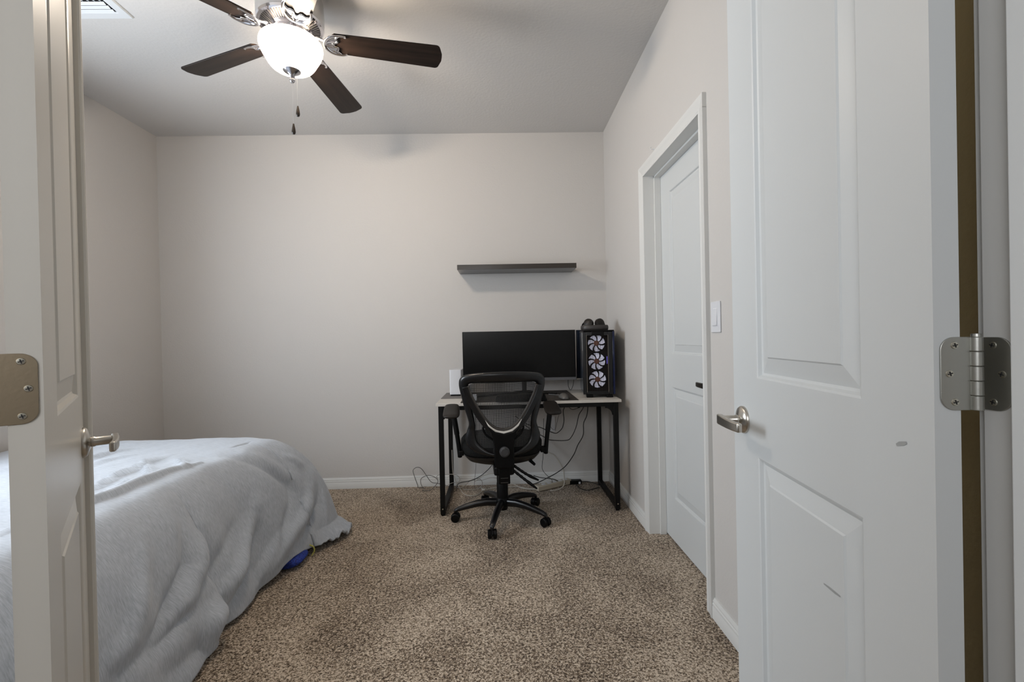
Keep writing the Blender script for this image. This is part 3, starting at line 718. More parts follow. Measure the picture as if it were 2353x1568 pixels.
    disp += uu*(1-uu*.3)*.009*(np.sin(13*y+6*z+1)+.6*np.sin(29*y-11*z+2)+.4*np.sin(41*y+17*z))*1.0
    disp += .0035*np.sin(9*x+5*y)*np.sin(7*y-3*x+1)+.0015*np.sin(38*x+12*y)*np.sin(27*y-9*x)
    P2 = P+N*disp[:, None]
    P2[:, 2] = np.maximum(P2[:, 2], .006+.004*np.sin(x*60)**2)
    G2 = P2.reshape(k+m, n, 3)
    me = bpy.data.meshes.new('duvet')
    idx = np.arange((k+m)*n).reshape(k+m, n)
    q = np.stack([idx[:-1, :-1], idx[:-1, 1:], idx[1:, 1:], idx[1:, :-1]], -1).reshape(-1, 4)
    vv = P2-np.array([-2.0, 1.65, 0])
    me.from_pydata(vv.tolist(), [], q.tolist()); me.update()
    # uv: cloth coordinates (metres) along and across
    s_out = np.where(rows < k, 0, 0)
    acc = np.zeros((k+m, n)); acc[1:] = np.cumsum(np.linalg.norm(np.diff(G, axis=0), axis=2), axis=0)
    acc -= acc[k][None, :]
    uvx = np.where(np.arange(k+m)[:, None] < k, G[:, :, 1], C[None, :, 1]+C[None, :, 3]*acc); uvy = np.where(np.arange(k+m)[:, None] < k, G[:, :, 0], C[None, :, 0]+C[None, :, 2]*acc)
    UV = np.stack([uvx, uvy], -1).reshape(-1, 2)
    layer = me.uv_layers.new(name='UVMap'); li = np.zeros(len(me.loops), dtype=np.int32); me.loops.foreach_get('vertex_index', li)
    layer.data.foreach_set('uv', UV[li].astype(np.float32).ravel())
    me.polygons.foreach_set('use_smooth', [True]*len(me.polygons)); me.materials.append(DUVET)
    o = bpy.data.objects.new('duvet', me); COL.objects.link(o); o.parent = bed
    md = o.modifiers.new('solid', 'SOLIDIFY'); md.thickness = .012; md.offset = -1
    return o
duvet()
tg = empty('storage_bag', (-1.045, 2.36, 0)); tag(tg, 'blue patterned bag with yellow piping poking out under the duvet hem', 'bag')
mb = MB(); R = []
for yy, sc in ((-.085, .5), (-.075, .8), (-.045, .95), (.04, .95), (.07, .8), (.08, .45)):
    R.append([(-.07+.095*sc*math.cos(t), yy, .036+.034*sc*math.sin(t)) for t in [2*PI*q/16 for q in range(16)]])
mb.rings(R).build('bag_body', BLUEF, tg, subsurf=1)
MB().tube(catmull([(.018, .075, .008), (.030, .080, .03), (.024, .082, .052), (0, .084, .062)], 4), .004, 8).build('piping', YELF, tg)

# ------------------------------------------------------------------ desk
DX0, DX1, DY0, DY1, DZ = -.427, .774, 2.928, 3.528, .728
desk = empty('desk', ((DX0+DX1)/2, 3.23, 0)); tag(desk, 'white topped desk on a black metal frame in the back right corner', 'desk')
do = ((DX0+DX1)/2, 3.23, 0)
wl(MB().box((DX0, DY0, DZ-.018), (DX1, DY1, DZ)), do).build('desktop', DESKW, desk, bevel=.0015)
for nm, x in (('leg_frame', -.397), ('leg_frame', .741)):
    mb = MB(); h = .0155; y0, y1 = DY0+.012, DY1-.035
    mb.box((x-h, y0, .008), (x+h, y0+.031, DZ-.019)).box((x-h, y1-.031, .008), (x+h, y1, DZ-.019))
    mb.box((x-h, y0+.031, .012), (x+h, y1-.031, .040)).box((x-h, y0+.031, DZ-.045), (x+h, y1-.031, DZ-.019))
    fr = wl(mb, do).build(nm, BLKMET, desk, bevel=.002)
    for yy in (y0+.0155, y1-.0155):
        wl(MB().lathe([(0, 0), (.013, 0), (.013, .009), (0, .009)], 16, (x, yy, 0)), do).build('foot', BLKP, fr)
    wl(MB().lathe([(0, -.003), (.004, -.003), (.005, 0), (0, 0)], 12, (x, y0, .045), 'y'), do).build('bolt', SCREW, fr)
wl(MB().box((-.380, DY0+.014, DZ-.046), (.724, DY0+.032, DZ-.019)), do).build('front_rail', BLKMET, desk, bevel=.0015)
wl(MB().box((-.380, DY1-.062, DZ-.046), (.724, DY1-.040, DZ-.019)), do).build('rear_rail', BLKMET, desk, bevel=.0015)
for sx, x in ((1, -.381), (-1, .725)):
    arc = [(x, DZ-.046), (x+sx*.055, DZ-.046)]+[(x+sx*(.055-.045*math.sin(a)), DZ-.056-.045*(1-math.cos(a))) for a in np.linspace(0, PI/2, 8)]+[(x, DZ-.105)]
    wl(MB().prism(arc, DY0+.015, DY0+.021, 'y'), do).build('corner_brace', BLKMET, desk)
    wl(MB().tube([(x+sx*.002, DY1-.05, DZ-.125), (x+sx*.075, DY1-.05, DZ-.046)], .004, 8), do).build('corner_brace', BLKMET, desk)
TOP = DZ
def onobj(name, mb, m, label, cat, **k): return tag(mb.build(name, m, **k), label, cat)
onobj('desk_mat', MB().prism(rrect(-.268, DY0+.004, .497, 3.48, .006), TOP+.0003, TOP+.003), MATD, 'dark brown desk mat under keyboard and mouse', 'desk mat')
onobj('felt_pad', MB().prism(rrect(-.424, 3.16, -.275, 3.50, .006), TOP+.0003, TOP+.0025), GREYMAT, 'flat grey pad under the white router at the left end of the desk', 'pad')
# router
rt = empty('router', (-.331, 3.375, TOP+.0026)); tag(rt, 'white upright router on the left rear of the desk', 'router')
MB().prism([(x, y) for x, y in rrect(-.045, -.085, .045, .085, .012)], .010, .190).build('housing', WPLAS, rt, bevel=.003)
MB().prism(rrect(-.040, -.078, .040, .078, .012), 0, .010).build('base', BLKP, rt)
# main monitor
mo = empty('monitor', (.130, 3.30, TOP+.0032)); tag(mo, 'ultrawide black monitor on a V-shaped stand behind the chair', 'monitor', 'monitors on the desk')
W2 = .4025; mz0, mz1 = .832-TOP, 1.187-TOP
def curve_y(x): return -.045+.10*(x/.4)**2*0-.012*(x/.4)**2
mb = MB(); R = []
for k in range(25):
    x = -W2+2*W2*k/24; y = curve_y(x)
    R.append([(x, y, mz0), (x, y+.014, mz0), (x, y+.014, mz1), (x, y, mz1)])
mb.rings(R).build('display_housing', BLKP, mo, angle=30)
mb = MB(); R = []
for k in range(25):
    x = (-W2+.004)+2*(W2-.004)*k/24; y = curve_y(x)-.0006
    R.append([(x, y, mz0+.020), (x, y, mz1-.003)])
vs = [p for r in R for p in r]
mb.add(vs, [(2*i, 2*i+2, 2*i+3, 2*i+1) for i in range(24)]).build('screen', SCREEN, mo)
mb = MB(); R = []
for k in range(25):
    x = -W2+2*W2*k/24; y = curve_y(x)
    R.append([(x, y-.003, mz0-.002), (x, y+.008, mz0-.002), (x, y+.008, mz0+.017), (x, y-.003, mz0+.017)])
mb.rings(R).build('bottom_bezel', BEZEL, mo, angle=30)
MB().prism(rrect(-.17, .18, .17, .30, .05), -.030, .02, 'y').build('rear_bulge', BLKP, mo, bevel=.01)
MB().tube([(.035, .030, .015), (.035, .030, .22)], .017, 18).build('stand_pole', BLKP, mo)
MB().tube([(.035, .035, .0155), (-.10, -.035, .011), (-.312, -.145, .008)], [.0155, .013, .0085], 12, sq=(.7, 1)).build('stand_leg', BLKP, mo)
MB().tube([(.035, .035, .0155), (.14, -.01, .011), (.262, -.062, .008)], [.0155, .013, .0085], 12, sq=(.7, 1)).build('stand_leg', BLKP, mo)
MB().tube([(.035, .030, .0155), (.040, .110, .011)], [.0145, .010], 12, sq=(.7, 1)).build('stand_leg', BLKP, mo)
# second screen behind the tower
m2 = empty('monitor', (.70, 3.492, TOP+.0002)); tag(m2, 'dark blue second screen mostly hidden behind the computer tower', 'monitor', 'monitors on the desk')
MB().box((-.121, -.012, .085), (.125, .004, .463)).build('display_housing', BLKP, m2, bevel=.003)
MB().box((-.117, -.0135, .098), (.121, -.0122, .459)).build('screen', SCREENB, m2, smooth=False)
MB().box((-.121, -.0140, .083), (.125, .004, .092)).build('bottom_bezel', SILVER, m2, bevel=.001)
MB().tube([(-.06, -.002, .004), (-.06, -.002, .10)], .008, 12).build('stand_pole', BLKP, m2)
MB().box((-.085, -.025, 0), (-.035, .022, .006)).build('stand_base', BLKP, m2, bevel=.002)

# tower
PCZ = TOP+.0002
pc = empty('computer_tower', (.548, 3.04, PCZ), math.radians(-6.5)); tag(pc, 'black computer tower with three lit fans on the right end of the desk', 'computer')
PW, PD, PH = .212, .395, .452
z0 = .022
mb = MB()
mb.box((.004, .012, z0), (.012, PD, PH)).box((PW-.012, .012, z0), (PW-.004, PD, PH)).box((.012, .012, z0), (PW-.012, PD, z0+.008)).box((.012, .012, PH-.008), (PW-.012, PD, PH)).box((.012, PD-.008, z0+.008), (PW-.012, PD, PH-.008))
mb.build('case_body', BLKP, pc, bevel=.003)
mb = MB()
mb.box((0, 0, z0), (.022, .014, PH-.01)).box((PW-.040, 0, z0), (PW-.016, .014, PH-.01)).box((.022, 0, z0), (PW-.040, .014, z0+.022)).box((.022, 0, PH-.036), (PW-.040, .014, PH-.010))
mb.build('front_frame', BLKPG, pc, bevel=.002)
MB().box((PW-.014, .002, z0), (PW, .020, PH-.006)).build('side_trim', mat('navy_gloss', (.008, .012, .045), .18, spec=.6), pc, bevel=.003)
MB().box((.060, -.003, PH-.034), (.142, .004, PH-.006)).build('top_latch', BLKP, pc, bevel=.004)
MB().box((.006, -.002, PH-.008), (PW-.002, PD-.01, PH+.001)).build('top_panel', BLKP, pc, bevel=.004)
mb = MB()
for x in (.024, PW-.046): mb.box((x, -.0015, z0+.014), (x+.004, .002, PH-.030))
mb.build('trim_strip', mat('warm_grey_strip', (.10, .085, .07), .4), pc, smooth=False)
MB().box((.022, .055, z0+.010), (PW-.022, .060, PH-.012)).build('inner_panel', mat('case_inside', (.018, .010, .007), .7), pc, smooth=False)
# wire grille in the front opening
mb = MB()
for k in range(8): x = .030+.017*k+.002; mb.box((x, .0045, z0+.022), (x+.0011, .0056, PH-.036))
for k in range(13): zz = z0+.028+.030*k; mb.box((.028, .0045, zz), (PW-.044, .0054, zz+.0007))
mb.build('front_grille', BLKP, pc, smooth=False)
for i, zc in enumerate((.365, .243, .121)):
    fc = (.094+.003*(i == 2), .030, zc)
    fn = MB()
    fn.rings([[(fc[0]+r*math.cos(2*PI*q/40), fc[1]+h, fc[2]+r*math.sin(2*PI*q/40)) for q in range(40)] for r, h in ((.0585, -.010), (.0605, -.010), (.0605, .014), (.0585, .014))], close=True)
    frame = fn.build('case_fan', BLKP, pc)
    rot = i*.37
    for b in range(7):
        a0 = rot+2*PI*b/7; mbb = MB(); R = []
        for r, w0, w1 in ((.017, -.22, .30), (.030, -.22, .40), (.044, -.12, .52), (.056, .05, .66)):
            R.append([(fc[0]+r*math.cos(a0+w0), fc[1]-.006, fc[2]+r*math.sin(a0+w0)), (fc[0]+r*math.cos(a0+(w0+w1)/2), fc[1]-.001, fc[2]+r*math.sin(a0+(w0+w1)/2)), (fc[0]+r*math.cos(a0+w1), fc[1]+.004, fc[2]+r*math.sin(a0+w1)),
                      (fc[0]+r*math.cos(a0+w1), fc[1]+.0055, fc[2]+r*math.sin(a0+w1)), (fc[0]+r*math.cos(a0+(w0+w1)/2), fc[1]+.0005, fc[2]+r*math.sin(a0+(w0+w1)/2)), (fc[0]+r*math.cos(a0+w0), fc[1]-.0045, fc[2]+r*math.sin(a0+w0))])
        mbb.rings(R).build('fan_blade', FANW, frame)
    MB().lathe([(0, -.012), (.015, -.012), (.018, -.009), (.018, .008), (0, .008)], 28, fc, 'y').build('fan_hub', FANHUB, frame)
MB().box((PW-.050, .030, .225), (PW-.0475, .034, .275)).build('led_strip', LEDB, pc, smooth=False)
MB().box((.0015, .022, z0+.006), (.0040, PD-.015, PH-.012)).build('side_glass', PCGLASS, pc, bevel=.0008)
MB().box((.0003, .028, PH-.135), (.0015, .060, PH-.012)).build('paper_sticker', STICK, pc, smooth=False)
for x, y in ((.02, .02), (PW-.06, .02), (.02, PD-.06), (PW-.06, PD-.06)):
    MB().box((x, y-.012, 0), (x+.045, y+.03, z0)).build('foot', BLKP, pc, bevel=.004)
# headphones lying on the tower
hp = empty('headphones', (.655, 3.17, PCZ+PH+.0012), math.radians(-4)); tag(hp, 'black over-ear headphones lying on top of the computer tower', 'headphones')
band = catmull([(-.072, .04, .019), (-.089, -.01, .019), (-.078, -.052, .019), (-.035, -.072, .019), (.035, -.072, .019), (.078, -.052, .019), (.089, -.01, .019), (.072, .04, .019)], 6)
mb = MB(); mb.tube(band, .0175, 14, sq=(1.0, .35)); mb.build('headband', mat('headband_grey', (.035, .030, .028), .45), hp)
for s in (-1, 1):
    mb = MB(); mb.T = Matrix.Translation((s*.037, .0, .048)) @ Matrix.Rotation(s*.45, 4, 'Z') @ Matrix.Rotation(-.25, 4, 'X')
    mb.lathe([(0, -.022), (.024, -.022), (.032, -.016), (.0345, -.004), (.0345, .006), (.032, .012), (.024, .015), (.018, .008), (0, .006)], 32, (0, 0, 0), 'y')
    mb.build('ear_cup', BLKSOFT, hp)
    MB().tube(catmull([(s*.072, .04, .019), (s*.076, .035, .04), (s*.066, .02, .055)], 5), .006, 10).build('yoke', BLKP, hp)
# keyboard
kb = empty('keyboard', (.128, 2.975, TOP+.0032)); tag(kb, 'black keyboard on the desk mat seen through the chair mesh', 'keyboard')
MB().prism([(-.065, 0), (.065, 0), (.065, .030), (-.065, .014)], -.168, .160, 'x').build('case', BLKP, kb, bevel=.002)
for r_ in range(5):
    mb = MB(); y = -.053+.0225*r_; zt = .014+(y+.065)/.13*.016
    for c in range(15): x = -.158+.0208*c; mb.box((x, y, zt-.001), (x+.018, y+.019, zt+.006))
    mb.build('key_row', BLKP, kb, bevel=.001)
# mouse
ms = empty('computer_mouse', (.409, 3.0, TOP+.0032), .15); tag(ms, 'dark grey computer mouse on the right of the desk mat', 'mouse')
mb = MB(); R = []
for k in range(9):
    t = k/8; y = -.055+.11*t; wv = .034*math.sin(PI*min(max(.08+t*.84, 0), 1))**.5; hv = .040*math.sin(PI*(.10+.78*t))**.7
    R.append([(wv*math.cos(a), y, max(0, hv*math.sin(a))) for a in [PI*q/10 for q in range(11)]])
mb.rings(R).build('mouse_body', mat('mouse_grey', (.09, .085, .08), .4), ms, subsurf=1)
MB().tube(catmull([(.0, .05, .008), (.02, .12, .004), (.06, .20, .003), (.03, .30, .003)], 6), .0018, 6).build('mouse_cord', CABB, ms)
onobj('earbud_case', MB().prism(rrect(-.195, 3.0, -.165, 3.02, .005), TOP+.0032, TOP+.045), WPLAS, 'small white block standing on the mat left of the keyboard', 'case', bevel=.003)
onobj('tablet_stylus', MB().tube([(.33, 3.20, TOP+.010), (.40, 3.17, TOP+.006)], .0035, 10), BEZEL, 'slim grey pen lying on the mat behind the mouse', 'pen')

# ------------------------------------------------------------------ office chair
CX, CY = -.010, 2.880
ch = empty('office_chair', (CX, CY, 0), .065); tag(ch, 'black mesh-back office chair with armrests rolled up to the desk', 'chair')
PR = [((0, .948), (0, .884)), ((.09, .946), (.07, .884)), ((.165, .940), (.130, .884)), ((.215, .930), (.172, .8825)), ((.240, .908), (.190, .876)), ((.2455, .880), (.1945, .860)), ((.243, .850), (.192, .835)), ((.234, .805), (.184, .793)), ((.217, .732), (.172, .722)), ((.201, .675), (.162, .665)),
      ((.195, .638), (.158, .630)), ((.206, .597), (.160, .590)), ((.216, .560), (.156, .556)), ((.209, .522), (.143, .524)), ((.186, .492), (.118, .500)), ((.145, .467), (.088, .480)), ((.070, .448), (.050, .466)), ((0, .444), (0, .462))]
PR = [((a[0]*1.035, a[1]), (b[0]*1.035, b[1])) for a, b in PR]
def yb(x, z):   # back surface in chair space
    t = min(max((z-.45)/.50, 0), 1)
    return -.212-.055*t+.020*math.sin(PI*t)+.75*x*x
half_o = catmull([(p[0][0], 0, p[0][1]) for p in PR], 4); half_i = catmull([(p[1][0], 0, p[1][1]) for p in PR], 4)
oo = half_o+[Vector((-p.x, 0, p.z)) for p in reversed(half_o[1:-1])]; ii = half_i+[Vector((-p.x, 0, p.z)) for p in reversed(half_i[1:-1])]
R = []
for o_, i_ in zip(oo, ii):
    ring = []
    c = (o_+i_)/2; e = (o_-i_)/2
    th = .016 if c.z > .62 else .010
    for k in range(10):
        a = 2*PI*k/10; p = c+e*math.copysign(abs(math.cos(a))**.75, math.cos(a)); ring.append((p.x, yb(p.x, p.z)+th*math.copysign(abs(math.sin(a))**.8, math.sin(a)), p.z))
    R.append(ring)
MB().rings(R, close=True).build('back_frame', BLKPG, ch, angle=80)
# net
mb = MB(); nrow = 26; vs = []; fs = []
Lh = sorted([(p.z, p.x+.006) for p in half_i]); 
zz = [l[0] for l in Lh]; xx = [l[1] for l in Lh]
for j in range(nrow+1):
    z = .466+(.884-.466)*j/nrow; hw = np.interp(z, zz, xx) if z < .8835 else .17
    hw = min(hw, .205)
    for k in range(25):
        x = -hw+2*hw*k/24; vs.append((x, yb(x, z)+.006, z))
for j in range(nrow):
    for k in range(24): a = j*25+k; fs.append((a, a+1, a+26, a+25))
mb.add(vs, fs).build('mesh_back', NET, ch)
# V support: dark outer band, grey inner lip, silver accent
VH = [(.201, .868), (.188, .820), (.163, .765), (.136, .716), (.106, .670), (.076, .636), (.040, .613), (0, .605)]
vv_ = catmull([(x, 0, z) for x, z in VH], 5); vfull = vv_+[Vector((-p.x, 0, p.z)) for p in reversed(vv_[:-1])]
def vband(off0, off1, y0, y1, name, m, lo=0, hi=1, taper=False, parent=None):
    """band between two offsets outward (down) from the V curve"""
    mb = MB(); R = []; n = len(vfull)
    for i, p in enumerate(vfull):
        f = i/(n-1)
        if f < lo or f > hi: continue
        t = (vfull[min(i+1, n-1)]-vfull[max(i-1, 0)]).normalized(); nn = Vector((t.z, 0, -t.x))
        if nn.z > 0 and abs(t.x) > .1: nn = -nn
        if abs(p.x) > .02 and nn.x*p.x < 0: nn = -nn
        g = math.sin(PI*(f-lo)/(hi-lo)) if taper else 1
        a = p+nn*off0*(g if taper else 1); b = p+nn*off1*g
        ya, yb_ = yb(a.x, a.z), yb(b.x, b.z)
        R.append([(a.x, ya+y0, a.z), (b.x, yb_+y0, b.z), (b.x, yb_+y1, b.z), (a.x, ya+y1, a.z)])
    return mb.rings(R).build(name, m, parent or ch, bevel=.002, angle=50)
vs_ = vband(.004, .034, -.040, -.010, 'back_support', BLKPG)
vband(-.010, .005, -.034, -.006, 'support_lip', GREYL, parent=vs_)
vband(.003, .0235, -.0445, -.038, 'silver_accent', SILVER, lo=.285, hi=.715, taper=True, parent=vs_)
# spine and yoke
out = [(-.098, .640), (-.075, .600), (-.062, .560), (-.0575, .52), (-.0575, .415), (-.050, .395), (-.035, .388), (.035, .388), (.050, .395), (.0575, .415), (.0575, .52), (.062, .560), (.075, .600), (.098, .640), (.05, .602), (0, .590), (-.05, .602)]
MB().prism(out, -.268, -.222, 'y').build('back_spine', BLKP, ch, bevel=.007, seg=3)
for s in (-1, 1):
    MB().tube(catmull([(s*.060, -.215, .545), (s*.100, -.21, .575), (s*.118, -.21, .610), (s*.112, -.212, .630), (s*.09, -.218, .628)], 5), .006, 10).build('lumbar_arm', BLKP, ch)
mb = MB(); mb.lathe([(0, -.300), (.020, -.300), (.0225, -.297), (.0230, -.292), (.029, -.290), (.0295, -.272), (.026, -.268), (0, -.268)], 36, (0, 0, .490), 'y')
mb.build('tilt_knob', mat('knob_grey', (.035, .035, .037), .4), ch)
# seat: pan + cushion
def sup(z, a, y0, y1, e=3.0, n=48):
    cy_, b = (y0+y1)/2, (y1-y0)/2; r = []
    for k in range(n):
        t = 2*PI*k/n; c, s = math.cos(t), math.sin(t)
        r.append((a*math.copysign(abs(c)**(2/e), c), cy_+b*math.copysign(abs(s)**(2/e), s), z))
    return r
mb = MB(); mb.rings([sup(.384, .10, -.10, .15), sup(.386, .165, -.165, .20), sup(.398, .215, -.185, .25), sup(.424, .240, -.198, .272), sup(.434, .242, -.200, .275)]).build('seat_pan', BLKPG, ch, angle=60)
mb = MB(); mb.rings([sup(.435, .236, -.196, .27), sup(.450, .254, -.204, .282), sup(.495, .256, -.204, .284), sup(.514, .240, -.192, .27), sup(.522, .205, -.15, .22), sup(.523, .10, -.06, .10)]).build('seat_cushion', BLKFAB, ch, angle=80)
# arms
for s in (-1, 1):
    ax = .310*s+.005
    R = []
    for y, hw, zt, th in ((-.165, .030, .686, .016), (-.158, .046, .692, .024), (-.13, .0515, .698, .028), (-.09, .052, .708, .028), (-.04, .050, .722, .026), (-.002, .046, .733, .022), (.016, .036, .737, .016)):
        R.append([(ax+hw*math.cos(t), y, zt-th/2+th/2*math.copysign(abs(math.sin(t))**.7, math.sin(t))) for t in [2*PI*q/18 for q in range(18)]])
    MB().rings(R).build('armrest_pad', BLKSOFT, ch, subsurf=1, angle=80)
    MB().tube(catmull([(ax-s*.010, -.065, .690), (ax-s*.018, -.072, .64), (ax-s*.030, -.078, .56)], 4), [.019]*9, 12, sq=(1.0, .85)).build('arm_sleeve', BLKP, ch)
    MB().tube(catmull([(ax-s*.028, -.078, .575), (ax-s*.038, -.080, .50), (ax-s*.044, -.080, .44), (ax-s*.045, -.078, .418)], 4), [.0155]*12+[.010], 12, sq=(1.0, .9)).build('arm_post', BLKP, ch)
    MB().box((min(s*.235, ax-s*.040), -.105, .432), (max(s*.235, ax-s*.040), -.050, .462)).build('arm_bracket', BLKP, ch, bevel=.004)
# mechanism and levers
MB().prism(rrect(-.060, -.222, .060, .12, .02), .335, .386).build('tilt_mechanism', BLKP, ch, bevel=.008)
for (p0, p1, p2) in (((.045, -.16, .388), (.13, -.185, .330), (.205, -.20, .292)), ((.040, -.18, .366), (.12, -.21, .305), (.190, -.23, .252))):
    q = catmull([p0, p1, p2], 9); n = len(q)
    mb = MB().tube(q, [(.0075+.0015*(i % 2)) if i < n*.62 else .010-.006*(i-n*.62)/(n*.38) for i in range(n)], 10); mb.build('lever', BLKP, ch)
MB().tube([(.165, -.12, .392), (.190, -.15, .372)], [.011, .008], 10).build('seat_latch', BLKP, ch)
# column
MB().lathe([(0, .10), (.036, .10), (.036, .225), (.0345, .228), (.0345, .300), (.0335, .302), (.0335, .345), (0, .345)], 32).build('gas_column', BLKP, ch)
mb = MB(); mb.box((-.034, -.225, .285), (.034, -.205, .39)).build('rear_bracket', BLKP, ch, bevel=.005)
mb = MB().tube([(-.022, -.227, .322), (.022, -.227, .322)], .002, 6); mb.tube([(-.022, -.227, .296), (.022, -.227, .296)], .002, 6)
mb.build('bracket_rib', GREYL, ch)
# star base
MB().lathe([(0, .058), (.030, .058), (.034, .075), (.044, .085), (.046, .118), (.040, .132), (.036, .136), (0, .136)], 32).build('base_hub', BLKP, ch)
for k in range(5):
    a = math.radians(-105.7+72*k); ca, sa = math.cos(a), math.sin(a)
    L = [(.030, .104, .020, .026), (.10, .110, .0195, .024), (.17, .103, .0185, .021), (.235, .089, .0175, .018), (.280, .077, .0165, .014), (.300, .068, .014, .012), (.308, .060, .008, .008)]
    R = []
    for r, z, hw, hh in L:
        R.append([(r*ca-hw*math.cos(t)*sa, r*sa+hw*math.cos(t)*ca, z+hh*math.copysign(abs(math.sin(t))**.7, math.sin(t))) for t in [2*PI*q/14 for q in range(14)]])
    lg = MB().rings(R).build('base_leg', BLKPG, ch, angle=80)
    cr_ = .297; sw_ = random.Random(k).uniform(-.4, .4)
    cx_, cy_ = cr_*ca, cr_*sa
    cs = empty('caster', (cx_, cy_, 0), a+PI/2+sw_); cs.parent = ch
    MB().lathe([(0, .066), (.006, .066), (.006, .030), (0, .030)], 12).build('stem', BLKP, cs)
    for s in (-1, 1):
        MB().lathe([(0, s*.006), (.024, s*.006), (.0265, s*.010), (.0265, s*.022), (.022, s*.026), (0, s*.027)], 28, (0, 0, .0265), 'x').build('wheel', BLKP, cs)
    hood = [(.0285*math.cos(t), .0275+.0285*math.sin(t)) for t in np.linspace(-.15, PI+.15, 14)]
    MB().prism(hood, -.0050, .0050, 'x').build('hood', BLKP, cs)

